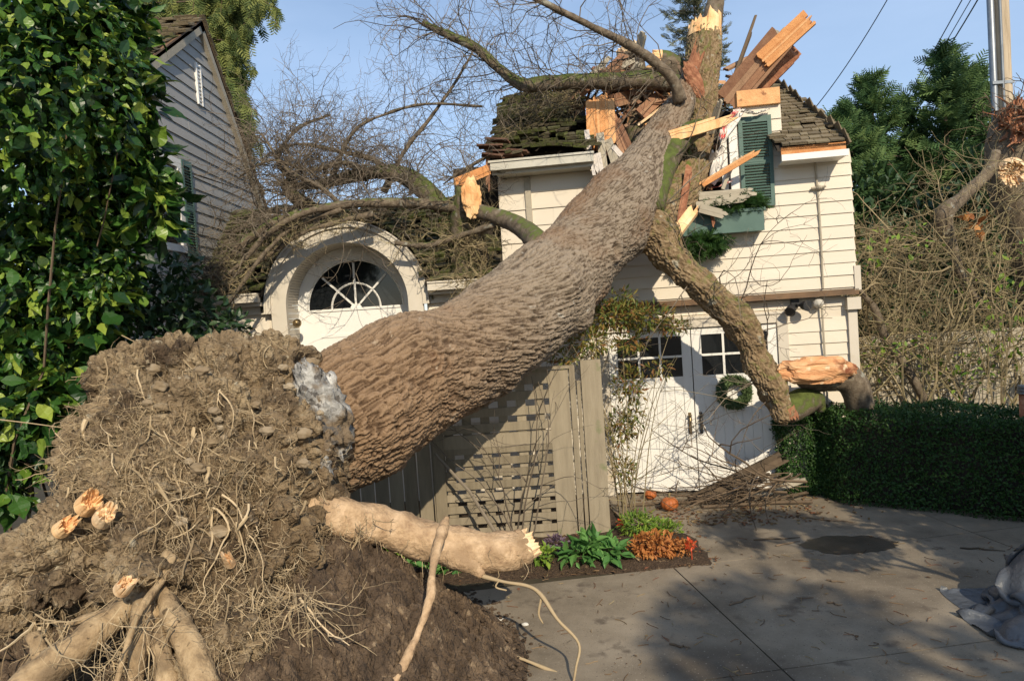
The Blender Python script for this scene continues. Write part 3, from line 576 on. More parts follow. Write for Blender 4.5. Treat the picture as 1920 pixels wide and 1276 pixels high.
# wreath
s_, z_ = FS(1377, 735, .07); wt = thing('wreath', 'round green evergreen wreath hung on the right garage door', 'wreath', tuple(gP(s_, -.06, z_)))
wr = MB(); c = gP(s_, -.06, z_); n = 5200; th = rg.random(n)*2*math.pi; q = sph(n)*.05*rg.random(n)[:, None]**.4; rad = gx*np.cos(th)[:, None]+gz*np.sin(th)[:, None]
Pw = c+rad*.15+q; tang = -gx*np.sin(th)[:, None]+gz*np.cos(th)[:, None]
scatter(wr, 'slim', Pw, tang+q*16+sph(n)*.5, sph(n), .035+.02*rg.random(n)); wr.build('needles', MT['wreath'], wt)
t_ = np.linspace(0, 2*math.pi, 30); wr = MB(); wr.tube([c+gx*math.cos(a)*.15+gz*math.sin(a)*.15 for a in t_], .03, 8, cap=False); wr.build('wreath_base', MT['wreath'], wt)
# greenery in and under the window box
wg = MB()
for (x, y, r_) in ((1375, 385, .13), (1400, 378, .13), (1420, 380, .09), (1345, 388, .09)): clump_leaves(wg, 'spray', W(x, y, 8.5), (r_*1.2, .1, r_*.6), 90, .09, r0=.1)
for (x, y, r_) in ((1300, 455, .12), (1325, 458, .14), (1345, 452, .10), (1290, 470, .08)): clump_leaves(wg, 'spray', W(x, y, 8.5), (r_*1.2, .1, r_*.8), 110, .10, grav=-.4, r0=.1)
tag(wg.build('evergreen_sprigs', MT['hedge']), 'green evergreen sprigs lying in and hanging under the green window box', 'sprigs')
# ------------------------------------------------------------------ house with arched entry (left)
house = thing('house', 'grey gabled house with a low shingled wing and an arched front entry', 'house', (-2.3, 9.2, 0))
HF = frame(0, (0, 9.0, 0)); AX, AR, ARI = -1.95, .97, .735; SP = 2.56
wl = MB()
for (a, b, a2, b2_) in ((-3.72, AX-AR+.02, -3.7, AX-AR), (AX+AR-.02, -.02, AX+AR, -.02)):
    wl = MB(); fb(wl, HF, a, b, .0, .15, 0, 2.62); clap(wl, HF, .02, 2.5, .25, lambda z: [(a2, b2_)], .016); wl.build('entry_wall', MT['white'], house)
# arched surround: stepped rings extruded
def ring(mb, r0, r1, y0, y1, zleg, n=48):
    O = HF[0]; pts = [(-1, 0)]
    prof = []
    ang = np.linspace(math.pi, 0, n)
    inner = [(AX-r0, zleg)]+[(AX+r0*math.cos(a), SP+r0*math.sin(a)) for a in ang]+[(AX+r0, zleg)]
    outer = [(AX-r1, zleg)]+[(AX+r1*math.cos(a), SP+r1*math.sin(a)) for a in ang]+[(AX+r1, zleg)]
    m = len(inner); V = [O+np.array([x, y, z]) for y in (y0, y1) for L_ in (inner, outer) for x, z in L_]
    F = []
    for i in range(m-1):
        F += [(i, i+1, m+i+1, m+i), (2*m+i, 3*m+i, 3*m+i+1, 2*m+i+1), (i, 2*m+i, 2*m+i+1, i+1), (m+i, m+i+1, 3*m+i+1, 3*m+i)]
    F += [(0, m, 3*m, 2*m), (m-1, 3*m-1, 4*m-1, 2*m-1)]
    mb.add(V, F)
su = MB(); ring(su, ARI, AR-.055, -.09, .0, 0); su.build('arch_surround', MT['trim'], house)
su = MB(); ring(su, AR-.055, AR-.0, -.12, .02, SP-.06); ring(su, AR, AR+.02, -.135, .02, SP-.06); su.build('arch_moulding', MT['trim'], house)
rv = MB()  # beadboard reveal: many narrow strips round the inside of the arch
n = 70; ang = np.linspace(math.pi, 0, n)
ins = [(AX-ARI, z) for z in np.linspace(0, SP, 40)]+[(AX+ARI*math.cos(a), SP+ARI*math.sin(a)) for a in ang]+[(AX+ARI, z) for z in np.linspace(SP, 0, 40)]
for i in range(len(ins)-1):
    (x0, z0), (x1, z1) = ins[i], ins[i+1]; cx, cz = AX, max(SP, 0)
    def off(x, z, d):
        if z <= SP: return (x+d*(1 if x > AX else -1), z)
        v = unit([x-AX, z-SP]); return (x+v[0]*d, z+v[1]*d)
    g = .0025*unit([x1-x0, z1-z0]); a = (x0+g[0], z0+g[1]); b = (x1-g[0], z1-g[1])
    if np.linalg.norm(np.subtract(b, a)) < .002: continue
    a2, b2_ = off(*a, .03), off(*b, .03)
    rv.prism([a, b, b2_, a2], .0, .42, HF)
rv.build('arch_reveal', MT['trim'], house)
# barrel roof of the eyebrow, over the surround
bk = MB()
def Sarch(u, v, h): a = math.pi-(u/(AR+.02)); rr = AR+.03+h; return np.array([AX+rr*math.cos(a), 8.93+v, SP+rr*math.sin(a)])
shakes(bk, lambda u, v, h: Sarch(u, v, h), math.pi*(AR+.02), 1.15, .12, lambda u, v: True, .02, 1.2, .06, .12, moss=.3)
bk.build('eyebrow_roof', MT['shake'], house)
# door plane
DY = 9.42; DF = frame(0, (0, DY, 0)); dw = MB(); n = 40; gr = .60; GX = AX; gzb = 2.52
poly_out = [(AX-ARI, 0)]+[(AX+ARI*math.cos(a), SP+ARI*math.sin(a)) for a in np.linspace(math.pi, 0, n)]+[(AX+ARI, 0)]
poly_in = [(GX-gr, gzb)]+[(GX+gr*math.cos(a), gzb+gr*math.sin(a)) for a in np.linspace(math.pi, 0, n)]+[(GX+gr, gzb)]
O = DF[0]
V = [O+np.array([x, y, z]) for y in (0, .06) for L_ in (poly_out, poly_in) for x, z in L_]; m = len(poly_out); F = []
for i in range(m-1): F += [(i, m+i, m+i+1, i+1), (m+i, 3*m+i, 3*m+i+1, m+i+1)]
F += [(0, m-1, 2*m-1, m)]
dw.add(V, F); dwo = dw.build('entry_panel', MT['door'], house)
gl = MB(); gl.prism([(GX+(gr+.01)*math.cos(a), gzb+(gr+.01)*math.sin(a)) for a in np.linspace(math.pi, 0, n)], .035, .045, DF)
fan = gl.build('fan_window', MT['glass'], house)
mu = MB()
for a in (R(45), R(90), R(135)):
    c = np.array([GX, DY, gzb]); d_ = np.array([math.cos(a), 0, math.sin(a)]); q = np.array([-math.sin(a), 0, math.cos(a)])
    mu.box(c+d_*.31+np.array([0, .018, 0]), (.26, .012, .012), np.array([d_, [0, 1, 0], q]))
t_ = np.linspace(math.pi, 0, 24); mu.tube([(GX+.31*math.cos(a), DY+.016, gzb+.31*math.sin(a)) for a in t_], .013, 4)
mu.prism([(GX+.07*math.cos(a), gzb+.05*math.sin(a)) for a in np.linspace(math.pi, 0, 10)], .0, .03, DF)
fb(mu, DF, GX-gr, GX+gr, -.015, .02, gzb-.03, gzb-.001)
t_ = np.linspace(math.pi, 0, 40); mu.tube([(GX+(gr+.005)*math.cos(a), DY-.002, gzb+(gr+.005)*math.sin(a)) for a in t_], .014, 4)
mu.build('window_bars', MT['door'], fan)
ds = MB()
for (x0, x1, z0, z1) in ((-2.42, -2.0, 2.16, 2.2), (-2.42, -2.0, 1.95, 1.99), (-1.9, -1.5, 2.16, 2.2), (-2.35, -1.98, .3, 1.75), (-1.92, -1.55, .3, 1.75)):
    if z1-z0 < .1: fb(ds, DF, x0, x1, -.008, 0, z0, z1)
    else:
        for b in ((x0, x0+.03, z0, z1), (x1-.03, x1, z0, z1), (x0+.03, x1-.03, z0, z0+.03), (x0+.03, x1-.03, z1-.03, z1)): fb(ds, DF, *b[:2], -.012, 0, *b[2:])
fb(ds, DF, -2.62, -2.50, -.03, 0, 0, 1.98)
ds.build('door_moulding', MT['door'], house)
lm = MB(); c = WX(545, 606, AX-ARI+.06); c[1] = 9.12
lm.add(*blob(c, (.05, .055, .055), 2, 3, .02)); lm.tube([c-np.array([.05, 0, 0]), c], .03, 10); lm.build('wall_lamp', MT['brass'], house)
vt = MB(); 
for k in range(4): vt.b2((AX-ARI-.001, 9.08+k*.05, 1.85), (AX-ARI+.012, 9.10+k*.05, 2.15))
vt.build('reveal_panel', MT['door'], house)
# eaves of the wing
for (a, b) in ((-3.7, AX-AR-.03), (AX+AR+.03, -.06)):
    ev = MB(); fb(ev, HF, a, b, -.30, -.20, 2.645, 2.73); fb(ev, HF, a, b, -.315, -.19, 2.73, 2.75); fb(ev, HF, a, b, -.2, -.02, 2.60, 2.64); fb(ev, HF, a-.0, b, -.06, -.018, 2.50, 2.597)
    ev.build('gutter', MT['trim'], house)
e0 = np.array([-3.72, 8.72, 2.76]); gsl = unit([0, 1.42, 1.13]); mapE, nE = plane_map(e0, np.array([1., 0, 0]), gsl); HE = math.hypot(1.42, 1.13)
def pe(u, v):
    x = -3.72+u; z = 2.76+v*gsl[2]
    if x > -.06: return False
    if abs(x-AX) < AR+.02 and z < SP+math.sqrt(max(0, (AR+.02)**2-(x-AX)**2)): return False
    if x > -.75 and v > .25 and v < 1.3 and abs(x+.45-.1*math.sin(v*9)) < .22: return False
    return True
er = MB(); shakes(er, lambda u, v, h: mapE(u, v, h+.02*math.sin(u*2)), 3.7, HE, .12, pe, .026, 1.8, moss=.52); er.build('roof', MT['shake'], house)
ed = MB(); c_ = [mapE(0, 0, -.03), mapE(3.66, 0, -.03), mapE(3.66, HE, -.03), mapE(0, HE, -.03)]
bk_ = [np.array([p[0], 2*(8.72+1.42)-p[1], p[2]]) for p in c_[:2]]
# deck as strips left/right of the arch
for (x0, x1) in ((-3.72, AX-AR), (AX+AR, -.05)):
    a = x0+3.72; b = x1+3.72; Q = [mapE(a, 0, -.03), mapE(b, 0, -.03), mapE(b, HE, -.03), mapE(a, HE, -.03)]
    ed.add(Q+[p-nE*.05 for p in Q], [(0, 1, 2, 3), (7, 6, 5, 4), (0, 4, 5, 1), (1, 5, 6, 2), (3, 2, 6, 7), (0, 3, 7, 4)])
a = AX-AR+3.72; b = AX+AR+3.72; v0 = .9; Q = [mapE(a, v0, -.03), mapE(b, v0, -.03), mapE(b, HE, -.03), mapE(a, HE, -.03)]; ed.add(Q+[p-nE*.05 for p in Q], [(0, 1, 2, 3), (7, 6, 5, 4), (0, 4, 5, 1), (1, 5, 6, 2), (3, 2, 6, 7), (0, 3, 7, 4)])
Q = [c_[3], c_[2], bk_[1], bk_[0]]; ed.add(Q+[p-np.array([0, 0, .05]) for p in Q], [(0, 1, 2, 3), (7, 6, 5, 4), (0, 4, 5, 1), (1, 5, 6, 2), (2, 6, 7, 3), (3, 7, 4, 0)])
ed.build('roof_deck', MT['darkint'], house)
ub = MB(); ub.b2((-.62, 9.75, 2.7), (-.1, 9.8, 4.25)); ub.b2((-.3, 9.5, 2.9), (-.04, 9.75, 4.15)); ub.build('dark_backing', MT['darkint'], house)  # dark tar paper sheets filling the black gap beside the garage
# main gabled block: wall in the plane x = -3.7 facing right
XW = -3.7; LF = (np.array([XW, 0, 0]), np.array([0, 1., 0]), np.array([-1., 0, 0]), np.array([0, 0, 1.]))
PK = (9.47, 6.24); s1 = (6.24-4.12)/(11.47-9.47); s2 = .66; YN, YFR = 6.2, 11.47
def gv(z):
    lo_ = max(YN, PK[0]-(PK[1]-z)/s2); hi_ = min(YFR, PK[0]+(PK[1]-z)/s1); return lo_, hi_
def ivl(z):
    a, b = gv(z)
    if 3.25 < z < 4.32: return [(a, 7.95), (8.56, b)]
    return [(a, b), (b, b)]
lw = MB(); pts = [(YN, 0), (YFR, 0), (YFR, gv(4.12)[1] and 4.12), PK, (YN, PK[1]-(PK[0]-YN)*s2)]
lw.prism(pts, .002, .15, LF); clap(lw, LF, 1.6, 6.2, .137, ivl, .02); lw.build('gable_wall', MT['lhsiding'], house)
rt = MB()
for (sgn, sl, yend) in ((1, s1, YFR+.18), (-1, s2, YN)):
    a = np.array([XW, PK[0], PK[1]+.02]); dl = abs(yend-PK[0]); b = np.array([XW, yend, PK[1]+.02-dl*sl]); ex = unit(b-a); L_ = np.linalg.norm(b-a); up = np.array([0, -ex[2]*sgn, ex[1]*sgn])
    rt.box((a+b)/2+np.array([.035, 0, 0])-up*.07, (L_/2, .035, .06), np.array([ex, [1, 0, 0], up]))
rt.build('rake_board', MT['greytrim'], house)
lr = MB(); gN = unit([0, PK[0]-YN, (PK[0]-YN)*s2]); HN = math.hypot(PK[0]-YN, (PK[0]-YN)*s2)
mapN, nN = plane_map(np.array([-6.8, YN, PK[1]-(PK[0]-YN)*s2]), np.array([1., 0, 0]), gN); shakes(lr, lambda u, v, h: mapN(u, v, h+.03), 3.2, HN, .12, lambda u, v: u < 3.17, .022, 1.2, moss=.4)
gF = unit([0, -(YFR+.2-PK[0]), (YFR+.2-PK[0])*s1]); HFF = math.hypot(YFR+.2-PK[0], (YFR+.2-PK[0])*s1)
mapF, nF = plane_map(np.array([-3.63, YFR+.2, PK[1]-(YFR+.2-PK[0])*s1]), np.array([-1., 0, 0]), gF); shakes(lr, lambda u, v, h: mapF(u, v, h+.03), 3.2, HFF, .12, lambda u, v: True, .022, 1.2, moss=.3)
lr.build('roof', MT['shakelight'], house)
ldk = MB()
for mp_, H_ in ((mapN, HN), (mapF, HFF)): ldk.add([mp_(a, b, h) for h in (-.03, .025) for a, b in ((0, 0), (3.17, 0), (3.17, H_), (0, H_))], [(0, 3, 2, 1), (4, 5, 6, 7), (0, 1, 5, 4), (1, 2, 6, 5), (2, 3, 7, 6), (3, 0, 4, 7)])
ldk.build('roof_deck', MT['soffitwood'], house)
lwn = MB(); 
for b in ((7.95, 8.02, 3.25, 4.32), (8.46, 8.56, 3.25, 4.32), (8.02, 8.46, 4.22, 4.32), (8.02, 8.46, 3.25, 3.33)): fb(lwn, LF, b[0], b[1], -.045, .0, b[2], b[3])
lwo = lwn.build('window_frame', MT['door'], house); q = MB(); fb(q, LF, 8.02, 8.46, -.012, -.002, 3.33, 4.22); q.build('window_pane', MT['glass'], lwo)
louver_shutter(LF, 8.57, 8.84, 3.22, 4.34, house, MT['green'])
vv = MB(); fb(vv, LF, 9.24, 9.27, -.04, -.0, 5.15, 5.66); fb(vv, LF, 9.36, 9.39, -.04, -.0, 5.15, 5.66)
for k in range(11): fb(vv, LF, 9.27, 9.36, -.035, -.005, 5.15+k*.047, 5.15+k*.047+.022)
vv.build('gable_vent', MT['door'], house)
# ------------------------------------------------------------------ lattice fence
FY = 7.35; fence = thing('lattice_fence', 'weathered wooden lattice gate and screen under the fallen trunk', 'fence', (-.3, FY, 0)); FF = frame(0, (0, FY, 0))
def fpost(x0, x1, y0, y1, z1, nm='post'):
    q = MB(); fb(q, FF, x0, x1, y0, y1, 0, z1); q.build(nm, MT['fence'], fence)
fpost(.33, .53, -.03, .03, 1.72, 'stile'); fpost(.545, .60, -.01, .07, 1.76); fpost(.66, .86, -.03, .05, 1.80); fpost(.615, .65, .0, .05, 1.6)
def zf(x, y): return W(x, y, FY)[2]
q = MB(); fb(q, FF, -1.7, .33, -.025, .025, 1.60, 1.73); fb(q, FF, -1.7, .55, -.05, .05, 1.732, 1.76); q.build('top_rail', MT['fence'], fence)
q = MB(); fb(q, FF, -.85, .33, -.03, .025, 1.0, 1.13); q.build('middle_rail', MT['fence'], fence)
q = MB(); fb(q, FF, -.85, .33, -.03, .025, .03, .10); q.build('bottom_rail', MT['fence'], fence)
q = MB(); z = .118
while z < .98:
    fb(q, FF, -.75, .33, -.022+random.uniform(-.002, .002), -.008, z, z+.074, random.random()); z += .117
z = 1.15
while z < 1.56: fb(q, FF, -.75, .33, -.022, -.008, z, z+.085, random.random()); z += .15
x = -.74
while x < .28: fb(q, FF, x, x+.092, .004, .016, .1, 1.6, random.random()); x += .185
q.build('lattice', MT['fence'], fence)
q = MB(); x = -1.75
while x < -.78: fb(q, FF, x, x+.13, -.012, .012, .02, 1.72, random.random()); x += .145
q.build('fence_boards', MT['fence'], fence); fpost(-.86, -.75, -.05, .04, 1.73)
# ------------------------------------------------------------------ the fallen tree
def chain(pts):      # (px, py, radius px, Y) -> positions, radii
    P = np.array([W(a, b, Y) for a, b, r_, Y in pts]); rad = np.array([pxr(r_, Y) for a, b, r_, Y in pts]); return P, rad
def refine(P, rad, k=6):
    """Catmull-Rom"""
    P = np.vstack([2*P[0]-P[1], P, 2*P[-1]-P[-2]]); q = np.concatenate([[rad[0]], rad, [rad[-1]]]); out = []; ro = []
    for i in range(1, len(P)-2):
        for t in np.arange(k)/k:
            f = lambda A: .5*(2*A[i]+(A[i+1]-A[i-1])*t+(2*A[i-1]-5*A[i]+4*A[i+1]-A[i+2])*t*t+(3*A[i]-A[i-1]-3*A[i+1]+A[i+2])*t**3)
            out.append(f(P)); ro.append(f(q))
    out.append(P[-2]); ro.append(q[-2]); return np.array(out), np.maximum(np.array(ro), .004)
def frames(P):
    T = np.gradient(P, axis=0); T /= np.linalg.norm(T, axis=1)[:, None]
    A = np.zeros_like(T); a = unit(np.cross(T[0], [0, 0, 1.])); 
    for i in range(len(T)): a = unit(a-T[i]*(a@T[i])); A[i] = a
    return T, A, np.cross(T, A)
def ridges(c, s, v, K, st=.22, warp=.35):
    """network of furrows, long along the limb"""
    Q = np.stack([c*K, s*K, v*K*st], 1); Q = Q+warp*np.stack([perlin(Q*.9+3), perlin(Q*.9+9), perlin(Q*.9+21)], 1)
    a = np.abs(perlin(Q)); b = np.abs(perlin(Q*[1.8, 1.8, 2.6]+31)); h = np.minimum(1, a*3.6)*.65+np.minimum(1, b*3.4)*.35
    return h
tree = thing('fallen_tree', 'huge uprooted tree with its root plate in front, its trunk lying into the garage roof', 'fallen tree', tuple(W(560, 1130, 4.9)*[1, 1, 0]))
def remesh(spheres, voxel, smooth=6):
    mb = MB()
    for P, rad in spheres:
        mb.tube(P, rad, 28, cap=True)
        for e in (0, -1): mb.add(*blob(P[e], (rad[e],)*3, 0, 3, 0, 1, 0))
    o = mb.build('tmp', MT['bark']); md = o.modifiers.new('r', 'REMESH'); md.mode = 'VOXEL'; md.voxel_size = voxel
    if smooth: ms = o.modifiers.new('s', 'SMOOTH'); ms.iterations = smooth; ms.factor = .6
    dg = bpy.context.evaluated_depsgraph_get(); ev_ = o.evaluated_get(dg); me = ev_.to_mesh()
    n = len(me.vertices); V = np.zeros(n*3); me.vertices.foreach_get('co', V); V = V.reshape(-1, 3)+np.array(o.location)
    N = np.zeros(n*3); me.vertices.foreach_get('normal', N); N = N.reshape(-1, 3)
    nl = len(me.loops); L = np.zeros(nl, int); me.loops.foreach_get('vertex_index', L); npoly = len(me.polygons)
    ls = np.zeros(npoly, int); lt = np.zeros(npoly, int); me.polygons.foreach_get('loop_start', ls); me.polygons.foreach_get('loop_total', lt)
    F = L[ls[lt == 4][:, None]+np.arange(4)[None]]
    ev_.to_mesh_clear(); m_ = o.data; bpy.data.objects.remove(o); bpy.data.meshes.remove(m_); return V, N, F
trunk_c = chain([(598, 822, 112, 5.5), (660, 778, 132, 5.65), (753, 716, 119, 6.0), (847, 676, 106, 6.4), (945, 615, 97, 6.85), (1012, 552, 91, 7.2), (1052, 516, 82, 7.45), (1103, 458, 78, 7.75), (1160, 393, 76, 8.05), (1212, 312, 49, 8.4), (1236, 262, 39, 8.55), (1275, 200, 28, 8.7), (1288, 160, 19, 8.8), (1299, 128, 13, 8.85)])
fork_c = chain([(1190, 418, 56, 8.15), (1250, 385, 44, 8.45), (1288, 335, 36, 8.75), (1308, 260, 31, 9.05), (1314, 170, 30, 9.2), (1318, 110, 31, 9.3), (1320, 70, 31, 9.35)])
low_c = chain([(1180, 412, 52, 8.1), (1232, 440, 40, 8.05), (1258, 482, 29, 8.0), (1300, 522, 26, 7.95), (1345, 562, 26, 7.9), (1386, 604, 32, 7.9), (1410, 655, 24, 7.9), (1440, 712, 26, 7.9), (1468, 770, 23, 7.9)])
trunk_c = (trunk_c[0], trunk_c[1]*.965); ch = [refine(*c) for c in (trunk_c, fork_c, low_c)]
V, N, F = remesh(ch, .0092, 5)
best = np.full(len(V), 1e9); own = np.zeros(len(V), int); cth = np.zeros(len(V)); sth = np.zeros(len(V)); al = np.zeros(len(V)); rl_ = np.zeros(len(V))
for k, (P, rad) in enumerate(ch):
    T, A, B = frames(P); s = np.concatenate([[0], np.cumsum(np.linalg.norm(np.diff(P, axis=0), axis=1))])
    for i in range(len(P)-1):
        seg = P[i+1]-P[i]; t = np.clip(((V-P[i])@seg)/(seg@seg), 0, 1); q = V-(P[i]+t[:, None]*seg); r_ = rad[i]+(rad[i+1]-rad[i])*t; d = np.linalg.norm(q, axis=1)/r_
        m = d < best; best[m] = d[m]; own[m] = k; v = s[i]+t*np.linalg.norm(seg); tw = (.9 if k == 0 else .3)*v
        x = q@A[i]; y = q@B[i]; c_, s_ = np.cos(tw), np.sin(tw)
        cth[m] = (x*c_+y*s_)[m]; sth[m] = (-x*s_+y*c_)[m]; al[m] = v[m]; rl_[m] = r_[m]
amp = np.where(own == 0, np.interp(al, [0, 2.2, 3.3, 4.6], [.036, .034, .022, .014]), .030)
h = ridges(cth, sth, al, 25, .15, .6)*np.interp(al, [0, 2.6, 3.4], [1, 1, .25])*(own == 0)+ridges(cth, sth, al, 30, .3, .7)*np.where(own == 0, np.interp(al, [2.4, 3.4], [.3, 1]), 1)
lump = .04*perlin(V*1.9)+.018*perlin(V*5)+np.where(own == 2, .07*perlin(V*5.5+2)+.03*perlin(V*12), 0)
fine = .006*perlin(V*38)+.004*perlin(V*80)
burl = W(1048, 540, 6.95); db = np.linalg.norm(V-burl, axis=1); lump = lump+.05*np.exp(-(db/.22)**2)-.07*np.exp(-(db/.08)**2)+.05*np.exp(-((db-.15)/.035)**2)
for (bx, by, bY) in ((905, 560, 6.3), (1150, 470, 7.4), (700, 830, 5.45), (1200, 330, 8.0)):
    dk_ = np.linalg.norm(V-W(bx, by, bY), axis=1); lump = lump+.035*np.exp(-((dk_-.09)/.03)**2)-.03*np.exp(-(dk_/.05)**2)
for (bx, by, bY, a_, w_) in ((1095, 600, 7.2, .10, .17), (1125, 545, 7.5, .05, .2), (760, 640, 5.8, .05, .22), (1050, 450, 7.3, .05, .2)):
    lump = lump+a_*np.exp(-(np.linalg.norm(V-W(bx, by, bY), axis=1)/w_)**2)
V2 = V+N*(lump*np.where(own == 0, 1, .5)+amp*(h-.6)+fine)[:, None]
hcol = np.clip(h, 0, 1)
mossv = np.where(own == 0, np.interp(al, [0, 3.2, 4.2, 4.8], [0, .0, .38, .3])*(np.clip(N[:, 0]*1.5, 0, 1)), .42+.15*N[:, 2])
for k, nm in ((0, 'trunk'), (1, 'limb'), (2, 'limb')):
    fo_ = own[F]; sel = F[(np.sort(fo_, 1)[:, 1] == k)] if k == 0 else F[(np.sort(fo_, 1)[:, 1] == k)]
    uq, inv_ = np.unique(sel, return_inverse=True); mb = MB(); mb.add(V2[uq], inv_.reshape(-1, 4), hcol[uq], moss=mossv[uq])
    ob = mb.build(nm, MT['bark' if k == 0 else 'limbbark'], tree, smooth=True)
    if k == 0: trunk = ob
    elif k == 1: limb_up = ob; ob['label'] = 'pale upright limb snapped off above the roof'
    else: limb_low = ob; ob['label'] = 'crooked mossy limb hanging down over the garage door'
def barktube(pts, moss=.3, sides=14, name='branch', m='branchbark', parent=tree, k=6, amp_=.006, label=None, world=True, lump_=.01):
    P, rad = refine(*(chain(pts) if len(pts[0]) == 4 else (np.array([p[:3] for p in pts]), np.array([p[3] for p in pts]))), k)
    mb = MB(); n = sides; T, A, B = frames(P); th = np.arange(n)/n*2*math.pi
    dirs = np.cos(th)[None, :, None]*A[:, None]+np.sin(th)[None, :, None]*B[:, None]
    V = (P[:, None]+dirs*rad[:, None, None]).reshape(-1, 3); D = dirs.reshape(-1, 3)
    s = np.repeat(np.concatenate([[0], np.cumsum(np.linalg.norm(np.diff(P, axis=0), axis=1))]), n); rr = np.repeat(rad, n)
    d = lump_*perlin(V*7)+amp_*(ridges(D[:, 0]*rr, D[:, 1]*rr+D[:, 2]*rr, s, 30, .3)-.5)
    V = V+D*(d*np.minimum(1, rr/.05))[:, None]
    i = np.arange(len(P)-1)[:, None]*n; j = np.arange(n)[None]; j2 = (j+1) % n
    mb.add(V, np.stack([i+j, i+j2, i+n+j2, i+n+j], -1).reshape(-1, 4), .5, moss=moss+.3*D[:, 2])
    K = len(P); mb.F.append(np.array([list(range(n-1, -1, -1))])); mb.mi.append([0]); mb.F.append(np.array([[(K-1)*n+q for q in range(n)]])); mb.mi.append([0])
    o = mb.build(name, MT[m], parent, smooth=True)
    if label: o['label'] = label
    return o, P, rad
def stump_end(c, ax, r, m, parent, L=.25, name='splintered_end', seed=0, n=26, rings=7, amp_=1., label=None, core=.35):
    """broken wood: jagged blades standing out of a round stump"""
    n = int(n*1.7); rr = np.random.default_rng(seed); ax = unit(ax); a = unit(np.cross(ax, [.3, .2, 1])); b = np.cross(ax, a)
    V = []; th = np.arange(n)/n*2*math.pi; edge = rr.random(n)**4*.9+.35*(.5+.5*np.sin(th*2+seed*1.7))**2+.25*(.5+.5*np.sin(th*5+seed))**3
    for k in range(rings+1):
        f = 1-k/rings; 
        for j in range(n):
            x = f*math.cos(th[j]); y = f*math.sin(th[j])
            hgt = L*amp_*(core*.6*(1-f)+.5*edge[j]*(f**2)+.35*rr.random()*(.4+f)+.5*max(0, math.sin(th[j]*1+seed))*f)
            if k == 0: V.append(c+r*1.02*(a*math.cos(th[j])+b*math.sin(th[j]))-ax*.03)
            else: V.append(c+r*(f+.12)*(a*math.cos(th[j])+b*math.sin(th[j]))*(.9+.1*rr.random())+ax*hgt)
    F = []
    for k in range(rings):
        for j in range(n): F.append((k*n+j, k*n+(j+1) % n, (k+1)*n+(j+1) % n, (k+1)*n+j))
    F.append(tuple(rings*n+j for j in range(n)))
    mb = MB(); mb.add(V, F); o = mb.build(name, m, parent)
    if label: o['label'] = label
    return o
P, rad = ch[1]; stump_end(P[-1], P[-1]-P[-4], rad[-1], MT['rawwood'], limb_up, .3, seed=4)
barktube([(1322, 80, 14, 9.4), (1334, 45, 19, 9.42), (1340, 15, 17, 9.45), (1346, -20, 14, 9.5)], .3, label='upper continuation of the snapped pale limb')
P, rad = ch[0]; stump_end(P[-1], unit(W(1312, 100, 8.86)-W(1300, 135, 8.85)), rad[-1]*1.0, MT['rotwood'], trunk, .34, seed=9)
rb = MB(); rb.add(*blob(W(1301, 150, 8.69), (.09, .04, .22), 5, 4, .2, 3, .1, np.array([unit([1, 0, .2]), [0, 1, 0], unit([-.35, 0, 1])])))
rb.build('rotten_heartwood', MT['rotwood'], trunk)
P, rad = ch[2]; stump_end(P[-1], P[-1]-P[-4], rad[-1], MT['rotwood'], limb_low, .12, seed=2)
# splinter torn along the fork
plank(W(1240, 262, 8.35), W(1336, 232, 8.3), .13, .05, gz, MT['rawwood'], limb_up, 'torn_splinter', jag=(.1, .35))
plank(W(1262, 445, 7.95), W(1300, 395, 8.1), .12, .06, gx, MT['rawwood'], limb_low, 'torn_splinter', jag=(.15, .15))
plank(W(1270, 450, 8.0), W(1290, 330, 8.3), .08, .05, gx, MT['rotwood'], limb_low, 'torn_splinter', jag=(.1, .15))
# other limbs
br_long, PB, RB = barktube([(1015, 462, 24, 7.5), (985, 432, 19, 7.9), (950, 412, 16, 8.2), (905, 398, 14, 8.4), (850, 388, 11, 8.6), (780, 381, 10, 8.6), (700, 380, 8.5, 8.5), (630, 386, 7.5, 8.4), (560, 403, 6.5, 8.3), (500, 440, 5.5, 8.3), (455, 490, 4, 8.3), (405, 530, 2.5, 8.3)], .35, label='long low branch arching over the entry roof')
br_b, PB2, RB2 = barktube([(830, 388, 17, 8.8), (795, 355, 19, 8.9), (760, 330, 17, 9.0), (715, 322, 13, 9.1), (665, 330, 11, 9.2), (600, 345, 9, 9.3), (540, 350, 6, 9.3)], .5, label='mossy branch curving up behind the arch')
br_c, PB3, RB3 = barktube([(590, 392, 12, 9.3), (560, 375, 13, 9.2), (540, 352, 11, 9.2), (548, 330, 8, 9.2)], .4)
br_d, PB4, RB4 = barktube([(560, 400, 9, 8.4), (500, 425, 8, 8.4), (440, 470, 7, 8.4), (395, 520, 6, 8.5), (375, 545, 3, 8.5)], .45)
br_h, PH, RH = barktube([(1290, 160, 15, 9.3), (1220, 150, 17, 9.2), (1150, 152, 15, 9.1), (1080, 153, 14, 9.0), (1020, 157, 14, 9.0), (978, 158, 12, 9.0), (940, 132, 9, 9.0), (895, 92, 9, 9.0), (850, 70, 8, 9.0), (792, 43, 5, 9.0)], .55, label='horizontal mossy branch across the top of the garage roof')
br_t, PT, RT = barktube([(1275, 190, 12, 8.5), (1262, 150, 10, 8.4), (1225, 115, 9, 8.3), (1180, 85, 8, 8.2), (1110, 50, 6, 8.1), (1040, 15, 6, 8.0), (980, -15, 5, 8.0)], .1)
br_v, PV, RV = barktube([(1205, 330, 26, 9.3), (1200, 250, 27, 9.5), (1195, 180, 22, 9.6), (1188, 130, 23, 9.7), (1178, 95, 23, 9.7)], .4, label='upright stub of a limb standing in the broken roof')
